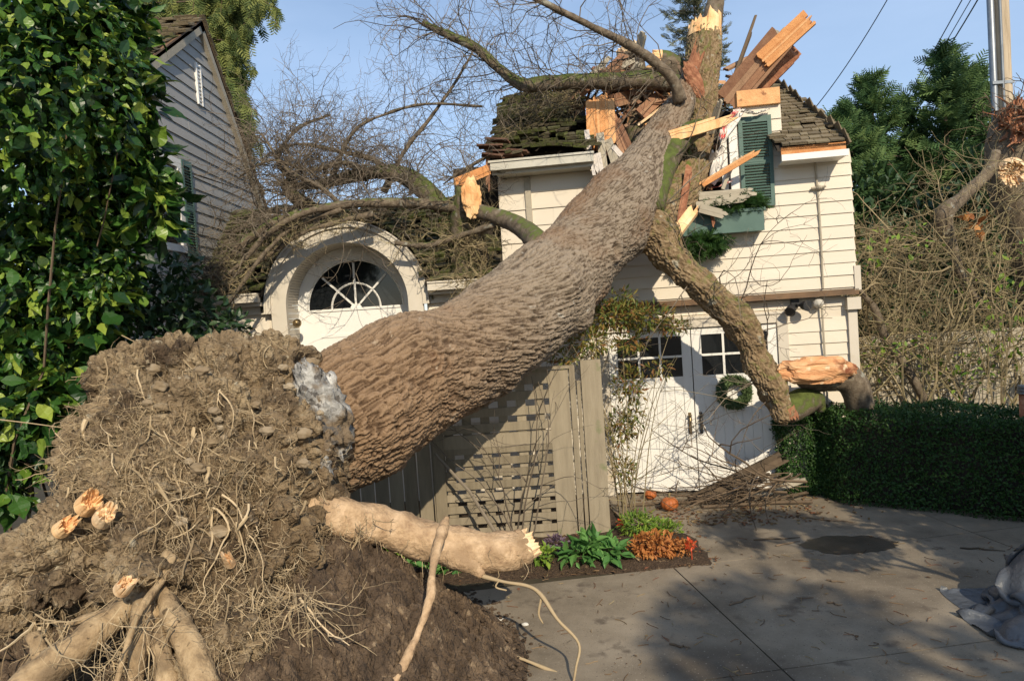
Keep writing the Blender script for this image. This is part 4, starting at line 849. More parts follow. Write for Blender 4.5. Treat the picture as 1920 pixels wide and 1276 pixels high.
stump_end(PV[-1], PV[-1]-PV[-4], RV[-1], MT['rawpale'], br_v, .1, seed=3)
br_w, PW_, RW = barktube([(1300, 175, 22, 9.6), (1275, 140, 24, 9.6), (1250, 122, 24, 9.6), (1232, 118, 23, 9.6)], .45, label='short stub with an orange broken face')
stump_end(PW_[-1], PW_[-1]-PW_[-5], RW[-1], MT['rawwood'], br_w, .16, seed=6)
br_m, PM, RM = barktube([(1218, 395, 26, 7.98), (1236, 330, 26, 8.2), (1262, 280, 22, 8.4), (1290, 250, 20, 8.5), (1318, 238, 16, 8.5)], .62)
# dark mossy stub with the orange oval break
br_s, PS, RS = barktube([(868, 520, 22, 8.9), (866, 460, 23, 8.8), (868, 400, 23, 8.65), (876, 352, 20, 8.55)], .6, label='dark mossy stub with an orange broken face')
oc = W(884, 370, 8.36); oax = unit(CAM-oc+np.array([.3, 0, -.3])); bb = np.array([unit(np.cross(oax, gz)), oax, gz])
q = MB(); q.add(*blob(oc, (.105, .05, .22), 3, 5, .3, 2.2, .12, bb)); q.build('splintered_end', MT['rawwood'], br_s)
# twigs
tr_ = np.random.default_rng(11)
def brood(P, rad, n, L, r, parent, bias=(0, 0, .4), depth=2, m='twig', kids=4, curl=1.8, grav=0., t0=.2, name='twigs', spread=.9):
    mb = MB(); bias = np.array(bias, float)
    for k in range(n):
        i = int(tr_.integers(int(len(P)*t0), len(P)-1)); t = unit(P[min(i+1, len(P)-1)]-P[i-1]); q = tr_.normal(size=3); q -= t*(q@t)
        twig(mb, P[i], unit(unit(q)+t*.5+bias), L*tr_.uniform(.5, 1.2), min(r, rad[i]*.7), depth, tr_, curl, kids, grav, spread)
    o = mb.build(name, MT[m], parent); o['kind'] = 'stuff'; return o
brood(PB, RB, 44, .8, .007, br_long, (-.5, -.1, .7), t0=.35)
brood(PB2, RB2, 56, 1.15, .008, br_b, (-.7, -.1, .8), t0=.1)
brood(PB3, RB3, 34, 1.1, .008, br_c, (-.2, 0, .7), t0=.1)
brood(PB4, RB4, 30, .5, .007, br_d, (-.6, -.2, -.2), m='twig')
brood(PH, RH, 60, 1.1, .0075, br_h, (-.5, 0, .6), t0=.2)
brood(PT, RT, 34, 1.1, .007, br_t, (-.6, 0, .4), t0=.2)
brood(PS, RS, 22, .45, .006, br_s, (.4, -.4, -.5), t0=.0, m='brush')
# side branches that carry the tangle left of the garage
for i, pts in enumerate((
    [(760, 340, 10, 9.0), (700, 300, 8, 9.1), (640, 285, 6, 9.2), (560, 270, 5, 9.3), (500, 290, 3, 9.3)],
    [(700, 322, 9, 9.1), (640, 305, 7, 9.0), (580, 320, 6, 9.0), (510, 300, 4, 9.0), (450, 330, 3, 9.0)],
    [(720, 360, 9, 9.2), (760, 280, 7, 9.3), (800, 230, 5, 9.4), (850, 160, 4, 9.5), (885, 100, 3, 9.5)],
    [(620, 340, 8, 9.2), (660, 250, 6, 9.3), (720, 215, 5, 9.4), (800, 195, 4, 9.4), (905, 200, 3, 9.4)],
    [(640, 385, 8, 8.8), (600, 350, 7, 8.9), (540, 320, 5, 9.0), (490, 250, 3, 9.0)],
    [(560, 350, 8, 9.2), (520, 300, 6, 9.3), (560, 240, 5, 9.3), (620, 215, 3, 9.4)],
    [(880, 385, 8, 8.8), (900, 340, 7, 8.9), (925, 290, 5, 9.0), (860, 325, 5, 9.1), (832, 345, 3, 9.2)],
    [(640, 392, 9, 8.4), (560, 420, 8, 8.4), (500, 470, 7, 8.3), (455, 530, 6, 8.2), (430, 570, 4, 8.2)],
    [(700, 400, 9, 8.5), (640, 415, 8, 8.5), (560, 440, 7, 8.5), (470, 500, 6, 8.5), (380, 530, 5, 8.6)],
    [(930, 420, 10, 8.3), (870, 440, 10, 8.5), (800, 460, 9, 8.6), (740, 455, 7, 8.6)])):
    o_, Pq, Rq = barktube([(a, b, r_*.62, Y) for a, b, r_, Y in pts], .25, 8, k=4, amp_=.002, lump_=.03)
    dn_ = (-.2, 0, .5) if i < 7 else (-.4, -.1, -.1)
    brood(Pq, Rq, 42 if i < 7 else 26, .95 if i < 7 else .4, .0055, o_, dn_, t0=.05, m='twig' if i < 7 else 'brush', curl=2.4)
def matof(parent, spots_, m, L=.35, r=.005):
    mb = MB()
    for (x, y, Y, rx, rz, n) in spots_:
        c = W(x, y, Y)
        for _ in range(n):
            p = c+sph(1)[0]*np.array([rx, .18, rz])*tr_.random()**.5; twig(mb, p, unit(tr_.normal(size=3)*[1, .4, .7]), L*tr_.uniform(.4, 1.3), r*tr_.uniform(.5, 1.5), 1, tr_, 2.0, 3)
    o = mb.build('dead_twigs', MT[m], parent); o['kind'] = 'stuff'
matof(br_d, ((450, 430, 8.9, .5, .16, 50), (520, 410, 9.0, .4, .12, 30), (400, 500, 8.7, .3, .15, 26), (600, 400, 9.0, .5, .10, 22), (700, 395, 9.0, .5, .08, 14)), 'twig')
matof(br_s, ((900, 460, 8.6, .20, .24, 70), (880, 530, 8.3, .25, .13, 50), (820, 500, 8.7, .25, .2, 16), (800, 420, 9.0, .35, .18, 14)), 'brush')
matof(br_h, ((1010, 215, 9.4, .5, .18, 70), (960, 250, 9.2, .3, .2, 30), (1060, 190, 9.5, .4, .12, 50), (1140, 165, 9.2, .4, .12, 30)), 'brush', .4, .004)
mb = MB()   # hanging twigs in front of the arch and over the doors
for (x, y, Y, L_) in ((655, 430, 8.7, .9), (690, 400, 8.6, 1.5), (760, 420, 8.6, .6), (640, 440, 8.6, .7), (1010, 470, 7.2, .6)):
    twig(mb, W(x, y, Y), np.array([tr_.normal()*.25, -.1, -1]), L_, .006, 1, tr_, .9, 3)
for (x, y, Y, L_, dx_, dz_) in ((1440, 720, 7.9, 1.3, -.9, .1), (1420, 700, 7.9, 1.2, -.8, -.6), (1450, 740, 7.9, 1.1, -.9, -.5), (1400, 640, 7.9, .9, .6, .9), (1350, 560, 7.9, 1.2, .2, 1), (1380, 590, 7.9, 1.3, .6, .9), (1330, 540, 7.9, 1.2, -.3, .8), (1250, 380, 8.0, 1.3, 1, .4), (1260, 300, 8.2, 1.2, 1, .4), (1300, 520, 7.9, 1.0, -.5, -.3), (1430, 700, 7.9, 1.2, .3, .9)):
    twig(mb, W(x, y, Y), np.array([dx_, -.1+.15*tr_.normal(), dz_]), L_, .008, 2, tr_, 1.3, 5)
o = mb.build('twigs', MT['twig'], tree); o['kind'] = 'stuff'
# ---- root plate
rp_c = W(395, 850, 4.95); plate_axis = unit(W(820, 680, 6.3)-W(560, 810, 5.2))
S_ = []
def ball(x, y, Y, r_): S_.append((np.array([W(x, y, Y), W(x, y, Y)+[.01, 0, .01]]), np.array([r_, r_])))
for b in ((238, 700, 5.2, .17), (225, 770, 5.1, .17), (250, 720, 5.2, .26), (330, 735, 5.1, .34), (420, 740, 5.1, .36), (500, 745, 5.15, .35), (560, 770, 5.2, .27), (300, 810, 4.9, .40), (400, 830, 4.8, .45), (490, 850, 4.9, .45), (560, 860, 5.1, .32),
          (220, 850, 4.8, .28), (230, 940, 4.6, .33), (330, 940, 4.5, .45), (440, 960, 4.55, .48), (530, 970, 4.8, .33), (270, 680, 5.3, .13), (520, 690, 5.3, .20), (470, 660, 5.4, .10), (390, 655, 5.4, .12), (320, 655, 5.4, .10),
          (180, 1040, 4.3, .35), (320, 1060, 4.25, .40), (450, 1080, 4.4, .46), (550, 1060, 4.75, .27), (100, 1080, 4.2, .28), (60, 1120, 4.2, .25), (500, 1170, 4.4, .33), (420, 1210, 4.1, .38)): ball(*b)
V, N, F = remesh(S_, .017, 10)
side = np.clip((V@plate_axis-rp_c@plate_axis), -1, 1)
d = .10*perlin(V*2.1)+.06*perlin(V*5.2+3)+.075*(np.minimum(1, np.abs(perlin(V*6+9))*3)-.6)+.045*(np.minimum(1, np.abs(perlin(V*13+4))*3.5)-.6)+.03*perlin(V*20)+.018*perlin(V*41)
for (hx, hy, ha, hw) in ((370, 770, .30, .10), (590, 925, .22, .12), (255, 720, .12, .10), (480, 905, .14, .09), (330, 850, .20, .10), (420, 870, .20, .09), (520, 1005, .18, .10), (235, 900, .18, .10), (395, 960, .20, .11), (300, 1010, .20, .12), (560, 1080, .15, .10), (450, 1040, .16, .10), (160, 960, .2, .10)):
    dr_ = ray(hx, hy); dr_ = dr_/np.linalg.norm(dr_); q = V-CAM; t = q@dr_; ds_ = np.linalg.norm(q-t[:, None]*dr_, axis=1); m_ = ds_ < .05
    if m_.any(): p0 = CAM+dr_*t[m_].min(); d = d-ha*np.exp(-((np.linalg.norm(V-p0, axis=1)/hw)**2)*(1+.8*perlin(V*9)))
V = V+N*d[:, None]; mb = MB(); mb.add(V, F, .5); root_soil = mb.build('root_plate', MT['soil'], tree, smooth=False)
RPV, RPN = V, N
def near_surface(x, y, Y0=3.2, Y1=6., dflt=4.8):
    """first point of the root plate met from the front at picture point"""
    d_ = ray(x, y); d_ = d_/np.linalg.norm(d_); q = RPV-CAM; t = q@d_; dist = np.linalg.norm(q-t[:, None]*d_, axis=1); m = dist < .045
    if not m.any(): return W(x, y, dflt)
    return CAM+d_*(t[m].min()+.0)
q = MB(); q.add(*blob(W(600, 775, 4.98), (.17, .14, .31), 4, 7, .45, 3.0, .22, np.array([unit([1, .3, .3]), [-.3, 1, 0], unit([-.3, 0, 1])]))); q.add(*blob(W(598, 855, 4.86), (.11, .12, .17), 8, 6, .45, 3, .22)); q.add(*blob(W(572, 720, 5.1), (.12, .12, .13), 18, 6, .45, 3, .22))
q.build('concrete_lump', MT['concrete_chunk'], tree, smooth=True)
for i in range(26):
    x, y = (tr_.uniform(240, 600), tr_.uniform(665, 830)) if i < 20 else (tr_.uniform(200, 620), tr_.uniform(830, 1150)); s = tr_.uniform(.015, .042)*(1.5 if i < 4 else 1)
    c = near_surface(x, y); c = c+unit(c-CAM)*s*.45; q = MB(); q.add(*blob(c, (s*1.35, s*.8, s*.9), i, 3, .45, 1.6, .12), r=tr_.random()); q.build('stone', MT['stone'], root_soil, smooth=True)
# large roots
def root(pts, moss=0, m='root', name='root', label=None, sides=22, amp_=.016): return barktube(pts, 0, sides, name, m, tree, 6, amp_, label, True, .02)
root([(330, 1040, 18, 4.0), (285, 1095, 24, 3.95), (235, 1140, 25, 3.85), (165, 1195, 27, 3.7), (100, 1245, 31, 3.6), (30, 1310, 35, 3.5)], label='thick root running down to the left')
root([(265, 1115, 16, 3.95), (225, 1150, 15, 3.8), (160, 1160, 9, 3.75), (120, 1175, 5, 3.75)])
root([(300, 1105, 14, 3.9), (325, 1155, 22, 3.8), (355, 1210, 26, 3.7), (390, 1290, 29, 3.6)])
root([(285, 1110, 12, 3.9), (290, 1170, 17, 3.8), (305, 1230, 20, 3.7), (320, 1300, 22, 3.6)])
root([(265, 1100, 14, 3.92), (265, 1160, 19, 3.75), (262, 1220, 17, 3.68), (250, 1300, 14, 3.6)])
root([(325, 1040, 8, 3.95), (300, 1090, 9, 3.85), (255, 1160, 6, 3.65), (215, 1290, 5, 3.5)])
root([(60, 1190, 12, 3.7), (75, 1230, 16, 3.65), (60, 1290, 18, 3.6)])
lr_, PL, RL = root([(570, 955, 38, 4.75), (640, 970, 38, 4.85), (710, 985, 36, 4.95), (780, 1008, 37, 5.0), (840, 1022, 38, 5.0), (900, 1035, 37, 5.0), (965, 1030, 33, 5.05), (985, 1022, 30, 5.08)], m='rawroot', label='stout pale root stretching out over the flower bed', sides=34, amp_=.022)
stump_end(PL[-1], PL[-1]-PL[-5], RL[-1], MT['rawpale'], lr_, .12, seed=12)
root([(845, 1035, 26, 4.95), (880, 1055, 20, 4.9), (905, 1078, 9, 4.88)], m='rawroot', sides=12)
root([(838, 968, 4, 4.75), (832, 985, 8, 4.7), (825, 1010, 9, 4.6), (812, 1060, 8, 4.45), (806, 1120, 8.5, 4.3), (786, 1180, 7, 4.2), (766, 1225, 8, 4.1), (735, 1290, 9, 4.0)], m='rawroot', label='long peeled root standing upright in front', sides=10)
mb = MB()
for i in range(60):
    k = tr_.integers(3, len(PL)-2); d_ = unit(np.array([tr_.normal(), -abs(tr_.normal()), -.8+tr_.normal()*.5])); mb.tube(wander(PL[k]+d_*RL[k]*.9, d_, tr_.uniform(.04, .2), 6, 2., tr_, -.4), np.linspace(.003, .001, 6), 4, tr_.random(), cap=False)
mb.build('rootlets', MT['fineroot'], lr_)['kind'] = 'stuff'
thin = [[(900, 1078, 5, 4.88), (945, 1090, 4, 4.8), (990, 1098, 4, 4.75), (1015, 1115, 4, 4.7), (1045, 1160, 3.5, 4.6), (1085, 1205, 3, 4.55), (1080, 1250, 2.5, 4.5), (1075, 1280, 2, 4.5)],
        [(885, 1213, 2.5, 4.95), (960, 1228, 3.5, 4.8), (1030, 1255, 3.5, 4.7), (1080, 1272, 3.5, 4.6), (1140, 1258, 2.5, 4.7)],
        [(1015, 1120, 2, 4.7), (1010, 1150, 2, 4.7), (1018, 1168, 1.5, 4.7)], [(935, 1088, 2, 4.8), (930, 1100, 2, 4.8), (950, 1106, 1.5, 4.8)]]
for t_ in thin: root(t_, m='fineroot', sides=6, amp_=0)
for pts in ([(285, 655, 5, 0), (298, 690, 7, 0), (300, 730, 8, 0), (303, 780, 6, 0)], [(315, 740, 4, 0), (305, 770, 5, 0), (302, 800, 4, 0)], [(335, 810, 9, 0), (375, 855, 12, 0), (405, 915, 10, 0), (440, 960, 6, 0)],
            [(240, 890, 4, 0), (290, 930, 7, 0), (340, 975, 7, 0), (400, 1010, 5, 0)], [(520, 905, 5, 0), (560, 960, 6, 0), (600, 985, 5, 0)], [(150, 1010, 5, 0), (230, 1060, 6, 0), (300, 1085, 6, 0)],
            [(560, 1090, 6, 0), (520, 1120, 12, 0), (470, 1130, 9, 0), (400, 1115, 7, 0)], [(515, 1120, 9, 0), (510, 1180, 7, 0), (505, 1290, 6, 0)], [(380, 1100, 5, 0), (440, 1150, 7, 0), (500, 1140, 7, 0)]):
    pp = []
    for (x, y, r_, _) in pts: p = near_surface(x, y, dflt=4.1); pp.append((*(p+unit(CAM-p)*.03), pxr(r_, 4.6)))
    barktube(pp, 0, 8, 'root', 'root', tree, 5, .003, None, True, .01)
# broken roots with orange faces on the left
for (x, y, Y, r_, s) in ((165, 945, 4.35, .075, 21), (195, 970, 4.3, .065, 22), (118, 990, 4.15, .055, 23), (232, 1100, 3.95, .05, 24), (430, 1052, 4.0, .035, 26)):
    c = near_surface(x, y, dflt=Y); c = c+unit(CAM-c)*.04; stump_end(c, unit(unit(CAM-c)+np.array([tr_.normal()*.4, 0, .5])), r_*.85, MT['rawwood'] if s % 2 else MT['rawpale'], tree, .16, 'broken_root_face', s, 18, 5)
root([(170, 975, 14, 4.4), (110, 985, 10, 4.35), (40, 1000, 8, 4.3), (-10, 1012, 8, 4.3)]); root([(140, 1010, 11, 4.25), (85, 1020, 8, 4.2), (30, 1035, 5, 4.2)])
# fine roots: thousands, hanging over the face of the plate
frr = np.random.default_rng(5); mb = MB()
front = np.where((RPN@unit(CAM-rp_c) > .1))[0]
dense = lambda v: 1
pz = []
idx = frr.choice(front, 26000)
for k_i in idx:
    p = RPV[k_i]; q = p-CAM; dpt = q@cf; x = 960+FPX*(q@cr)/dpt; y = 638-FPX*(q@cu)/dpt
    dd = .12+.9*math.exp(-((x-330)/150)**2-((y-860)/110)**2)+.9*math.exp(-((x-480)/150)**2-((y-1150)/110)**2)+.5*math.exp(-((x-200)/90)**2-((y-850)/90)**2)
    if y < 740: dd *= .25
    if x > 560: dd *= .35
    if frr.random() > dd*.50: continue
    L_ = frr.uniform(.05, .22); n = 7; r0 = frr.choice([.0013, .0018, .0026, .004], p=[.58, .27, .12, .03])
    d0 = unit(RPN[k_i]*.5+frr.normal(size=3)*.7+np.array([0, 0, -.5]))
    P = wander(p-RPN[k_i]*.01, d0, L_, n, 2.2, frr, -.8); mb.tube(P, np.linspace(r0, r0*.5, n), 3, frr.random(), cap=False)
    for _ in range(frr.integers(0, 4)):
        i = frr.integers(1, n-1); mb.tube(wander(P[i], frr.normal(size=3)+[0, 0, -.5], L_*.5, 5, 2.2, frr, -.5), [r0*.6]*5, 3, frr.random(), cap=False)
sub = RPV[frr.choice(front, 16000)]
for k in range(80):   # stringy roots draped over the broken face
    x, y = (frr.normal(320, 110), frr.normal(850, 110)) if k < 140 else (frr.normal(480, 120), frr.normal(1110, 90)); p = near_surface(x, y); P = [p]; v = unit(np.array([frr.normal()*.8, 0, -1])); r0 = frr.choice([.0025, .0045, .009], p=[.66, .27, .07])
    for _ in range(frr.integers(8, 20)):
        v = unit(v+frr.normal(size=3)*.45+np.array([0, 0, -.25])); q = P[-1]+v*.04; j = np.argmin(((sub-q)**2).sum(1)); q = q*.45+(sub[j]+unit(CAM-sub[j])*(.018+r0))*.55; P.append(q)
    P = np.array(P); P[1:-1] = (P[:-2]+P[1:-1]*2+P[2:])/4; mb.tube(P, r0*(1.5-1.25*np.linspace(0, 1, len(P))), 6, frr.random(), cap=False, wob=.12)
o = mb.build('fine_roots', MT['fineroot'], tree); o['kind'] = 'stuff'
mb = MB()   # ragged longer roots low left and right of the big ones
for (x0, x1, y0, y1, Y, n_, L_) in ((60, 200, 1150, 1200, 3.75, 30, .45), (200, 330, 1130, 1180, 3.7, 22, .5), (400, 600, 1080, 1150, 4.0, 60, .45), (120, 220, 780, 900, 4.55, 40, .3), (30, 120, 1000, 1040, 4.2, 14, .2), (620, 700, 960, 1010, 4.75, 14, .2)):
    for _ in range(n_):
        p = W(frr.uniform(x0, x1), frr.uniform(y0, y1), Y+frr.normal()*.08); twig(mb, p, np.array([frr.normal()*.5, frr.normal()*.2, -1]), L_*frr.uniform(.4, 1.1), frr.choice([.003, .005, .008], p=[.6, .3, .1]), 1, frr, 1.3, 4, -.2)
o = mb.build('hanging_roots', MT['fineroot'], tree); o['kind'] = 'stuff'
# ------------------------------------------------------------------ crushed roof: boards and pieces
def pk(a, b, wd, th, wdir, m, **k): return plank(W(*a), W(*b), wd, th, wdir, MT[m], **k)
vw = unit(CAM-W(1300, 200, 9))
perp = lambda a, b: np.cross(unit(W(*b)-W(*a)), vw)
a, b = (1378, 178, 9.1), (1455, 85, 8.9)
pk((1365, 190, 9.15), (1462, 75, 8.85), .34, .04, perp(a, b)+vw*.25, 'lumber', label='broad brown roof board pointing up and right beside the snapped limb', jag=(.05, .06), group=None)
pk((1432, 112, 8.90), (1512, 38, 8.75), .22, .045, perp(a, b)+vw*.25, 'orange', label='bright orange split board end, topmost in the wreckage', jag=(.05, .10), group=None)
pk((1392, 150, 9.3), (1458, 62, 9.15), .16, .035, perp(a, b), 'greytrim', label='grey weathered board behind the broad brown roof board', group=None)
pk((1400, 185, 9.2), (1480, 105, 9.1), .10, .20, vw, 'rotwood', label='dark beam edge beneath the broad brown roof board', group=None)
pk((1375, 150, 9.4), (1404, 70, 9.3), .05, .05, perp(a, b), 'twigdark', label='thin dark splinter standing left of the broad roof board', jag=(0, .3), group=None)
# left of the trunk: torn dormer wall
pk((1125, 190, 8.95), (1128, 270, 8.85), .34, .05, gx+gz*.05, 'orange', label='orange sheathing panel torn open left of the trunk', jag=(.08, .1), group=None)
pk((1095, 175, 9.05), (1160, 110, 9.4), .13, .05, vw, 'lumber'); pk((1110, 200, 9.1), (1185, 150, 9.5), .12, .07, gz+vw*.2, 'lumber'); pk((1130, 165, 9.1), (1175, 120, 9.5), .20, .05, gz, 'lumber')
pk((1148, 190, 9.1), (1195, 178, 9.5), .16, .08, gz, 'lumber'); pk((1145, 215, 8.95), (1170, 280, 8.8), .12, .04, gx, 'lumber'); pk((1158, 225, 8.9), (1185, 285, 8.75), .07, .04, gx+vw*.3, 'lumber')
pk((1100, 245, 8.85), (1108, 300, 8.75), .06, .04, gx, 'plaster', label='white chunk of trim at the left of the orange panel'); pk((1125, 250, 8.8), (1132, 312, 8.7), .09, .03, gx, 'greytrim'); pk((1140, 262, 8.8), (1158, 318, 8.7), .10, .03, gx+vw*.2, 'greytrim')
pk((1115, 290, 8.7), (1122, 325, 8.65), .14, .05, gx, 'plaster', label='pale broken trim piece at the end of the gutter'); pk((1150, 275, 8.75), (1172, 300, 8.7), .06, .03, gx, 'plaster', label='small white splinter against the trunk edge')
pk((1088, 160, 9.0), (1140, 110, 9.3), .05, .04, gz, 'greytrim')
pk((1200, 215, 9.2), (1250, 170, 9.4), .16, .04, perp(a, b), 'lumber'); pk((1195, 235, 9.1), (1262, 185, 9.2), .03, .02, gz, 'rawpale', label='long pale splinter behind the trunk'); pk((1210, 240, 9.1), (1240, 232, 9.2), .10, .03, gz, 'orange')
pk((1195, 170, 9.4), (1260, 165, 9.4), .05, .04, gz, 'greytrim'); pk((1225, 200, 9.3), (1260, 150, 9.5), .08, .04, gx, 'lumber')
for i in range(34):
    x = tr_.uniform(1090, 1370); y = tr_.uniform(120, 280); Y = 9.35+tr_.random()*.5; L_ = tr_.uniform(25, 70); t = tr_.uniform(-.4, 1.4)
    pk((x, y, Y), (x+L_*math.cos(t), y-L_*math.sin(t), Y+tr_.normal()*.2), tr_.uniform(.05, .16), .03, tr_.normal(size=3), tr_.choice(['lumber', 'lumber', 'greytrim', 'rotwood']), jag=(.05, .12))
mb = MB()
for i in range(420):
    x, y, Y = tr_.normal(1225, 75), tr_.normal(190, 45), 9.25+abs(tr_.normal())*.35
    if x > 1380 or y > 300 or x < 1075: continue
    if y < 165-abs(x-1225)*.1: y += 60
    c = W(x, y, Y); d_ = unit(tr_.normal(size=3)*[1, .6, .8]+[.35, 0, .45]); L_ = tr_.uniform(.05, .38); w_ = tr_.uniform(.005, .03); u_ = unit(np.cross(d_, tr_.normal(size=3))); v_ = np.cross(d_, u_)
    mb.add([c-d_*L_*.5-u_*w_, c-d_*L_*.4+u_*w_, c+d_*L_*.2+u_*w_*.8+v_*w_*.3, c+d_*L_*.6, c+d_*L_*.1-u_*w_*.9-v_*w_*.2, c+v_*w_*.5], [(0, 1, 5), (1, 2, 5), (2, 3, 5), (3, 4, 5), (4, 0, 5), (0, 4, 3, 2, 1)], tr_.random())
tag(mb.build('splinters', MT['splinter']), 'mass of shredded wood and shingle bits around the trunk in the roof', 'splinters', kind='stuff')
q = MB(); fb(q, GF, -1.15, 1.05, 1.25, 1.30, 3.9, 4.55); fb(q, GF, -1.1, -.2, 1.31, 1.36, 4.5, 4.9); fb(q, GF, .3, 1.0, 1.31, 1.36, 4.5, 4.85); q.build('dark_backing', MT['darkint'], garage)  # dark panels added behind the wreck to plug gaps to the sky
# right: window opening wreck
pk((1325, 250, 8.9), (1322, 200, 9.2), .05, .05, gx, 'lumber')
pk((1345, 205, 9.0), (1330, 330, 8.9), .06, .04, gx, 'darkint'); pk((1318, 345, 8.5), (1405, 293, 8.35), .07, .03, gz, 'orange', label='orange splinter crossing the window casing', jag=(.05, .35))
pk((1310, 368, 8.5), (1405, 360, 8.45), .09, .03, gz, 'greytrim', label='upper grey clapboard hanging over the window box'); pk((1305, 385, 8.45), (1395, 372, 8.4), .08, .03, gz, 'greytrim', label='middle grey clapboard hanging over the window box'); pk((1312, 390, 8.4), (1350, 400, 8.35), .10, .03, gz, 'greytrim', label='short grey clapboard end above the window box')
pk((1335, 345, 8.6), (1350, 325, 8.6), .07, .03, gx, 'plaster'); pk((1330, 375, 8.45), (1338, 418, 8.42), .04, .03, gx, 'rotwood'); pk((1355, 355, 8.5), (1378, 300, 8.55), .04, .03, gx, 'greytrim')
for i in range(9):
    x = tr_.uniform(1305, 1375); y = tr_.uniform(230, 370); t = tr_.uniform(.3, 2.4); L_ = tr_.uniform(20, 55)
    pk((x, y, 8.85), (x+L_*math.cos(t), y-L_*math.sin(t), 8.8+tr_.normal()*.1), tr_.uniform(.03, .10), .025, tr_.normal(size=3), tr_.choice(['lumber', 'rotwood', 'plaster', 'greytrim']), jag=(.03, .12))
# left end of the garage roof: broken eave pieces
pk((915, 318, 8.75), (868, 338, 8.6), .12, .03, gz, 'orange', label='orange broken board at the left end of the garage eave', jag=(.02, .15), group=None)
pk((915, 280, 8.8), (915, 345, 8.75), .05, .04, gx, 'lumber', label='narrow board hanging at the left corner of the eave', group=None)
for (x, y) in ((898, 275), (905, 290), (925, 285), (950, 282), (915, 262), (938, 292)):     pk((x, y, 8.72), (x+38, y+tr_.uniform(-8, 8), 8.7), .10, .02, vw*.6+gz*.3, 'shakewood', name='loose_shake', label={898: 'leftmost loose shake jutting from the garage eave, middle height', 905: 'loose shake lying just above the left end of the gutter', 925: 'loose shake second from the left above the gutter', 950: 'rightmost of the loose shakes above the gutter', 915: 'topmost loose shake at the left edge of the garage roof', 938: 'lowest loose shake touching the gutter'}[x], jag=(.02, .05), group='loose shakes at the eave', cat='shake')
# ------------------------------------------------------------------ vegetation
def join_scatter(name, fn, m, parent=None, **k):
    mb = MB(); fn(mb); o = mb.build(name, m, parent); 
    if k: tag(o, **k)
    return o
# big broad-leaved evergreen on the left
bush = thing('evergreen_shrub', 'tall glossy broad leaved evergreen filling the left edge beside the root plate', 'shrub', (-4.0, 5.8, 0))
def f_(mb):
    for (x, y, Y, rx, ry, rz, n) in ((10, -60, 4.6, .7, .6, .6, 900), (120, -40, 4.7, .50, .6, .5, 800), (20, 150, 4.3, .72, .6, .7, 1300), (150, 130, 4.6, .36, .5, .55, 1100), (190, 40, 4.9, .24, .4, .4, 500),
            (40, 350, 4.1, .72, .6, .6, 1400), (180, 320, 5.6, .42, .5, .52, 1100), (242, 365, 6.0, .25, .3, .28, 400), (30, 540, 4.0, .62, .5, .5, 1300), (150, 500, 5.6, .48, .45, .50, 1200), (185, 570, 5.8, .30, .3, .26, 460),
            (20, 720, 3.9, .44, .4, .42, 900), (85, 650, 5.4, .36, .35, .34, 700), (150, 640, 6.0, .3, .3, .3, 500), (0, 850, 3.9, .26, .3, .22, 380), (50, 760, 4.1, .20, .25, .22, 300), (-100, 300, 4.0, .6, .6, 1.6, 700)):
        m_ = int(n*.86); k_ = (5.7/Y if Y < 5.5 else 1) if y > 200 else 1.12
        for kd in ('big', 'big2', 'big3'): clump_leaves(mb, kd, W(x, y, Y*k_), (rx*k_, ry*k_, rz*k_), int(m_*1.6)//3, .094*(1+(k_-1)*.7), out=.35, up=.2, grav=-.3, r0=.25)
    for (x, y) in ((285, 110), (300, 295), (318, 370), (300, 420), (292, 340), (285, 190), (235, 545), (195, 620), (150, 690), (90, 800), (40, 920), (262, 40), (300, 330), (322, 395), (215, 580), (250, 470), (270, 240), (275, 150), (110, 740)):
        for kd in ('big', 'big2', 'big3'): clump_leaves(mb, kd, W(x-20, y, 5.5), (.14, .2, .13), 10, .165, out=.9, grav=-.2, r0=.1)
join_scatter('foliage', f_, MT['leafbig'], bush)
mb = MB()
for i in range(16):
    p = np.array([-4.1+tr_.normal()*.5, 5.9+tr_.normal()*.25, .2]); q = W(tr_.uniform(0, 240), tr_.uniform(0, 640), 5.6+tr_.normal()*.3); t = np.linspace(0, 1, 9)[:, None]
    mb.tube(p*(1-t)+q*t+np.concatenate([np.zeros((1, 3)), tr_.normal(size=(7, 3))*.05, np.zeros((1, 3))]), np.linspace(.016, .004, 9), 5)
mb.build('stems', MT['twigdark'], bush)
# small darker shrub between bush and house
rh = thing('small_shrub', 'dark leafy shrub between the root plate and the grey gabled house', 'shrub', (-3.2, 6.6, 0))
def f_(mb):
    for (x, y, Y, r_, n) in ((300, 560, 6.4, .42, 420), (350, 600, 6.6, .40, 420), (270, 610, 6.2, .5, 480), (400, 612, 6.8, .22, 160), (440, 605, 7.0, .13, 60), (330, 520, 6.6, .25, 160)): clump_leaves(mb, 'big', W(x, y, Y), (r_, .4, r_*.8), n, .085, r0=.2)
join_scatter('foliage', f_, MT['leafdark'], rh)
mb = MB()
for i in range(34): twig(mb, np.array([-3.2+tr_.normal()*.3, 6.6, 1.2]), np.array([tr_.normal()*.6+.2, tr_.normal()*.3, 1]), tr_.uniform(.8, 1.5), .010, 2, tr_, 1.2, 4)
mb.build('stems', MT['twigdark'], rh)
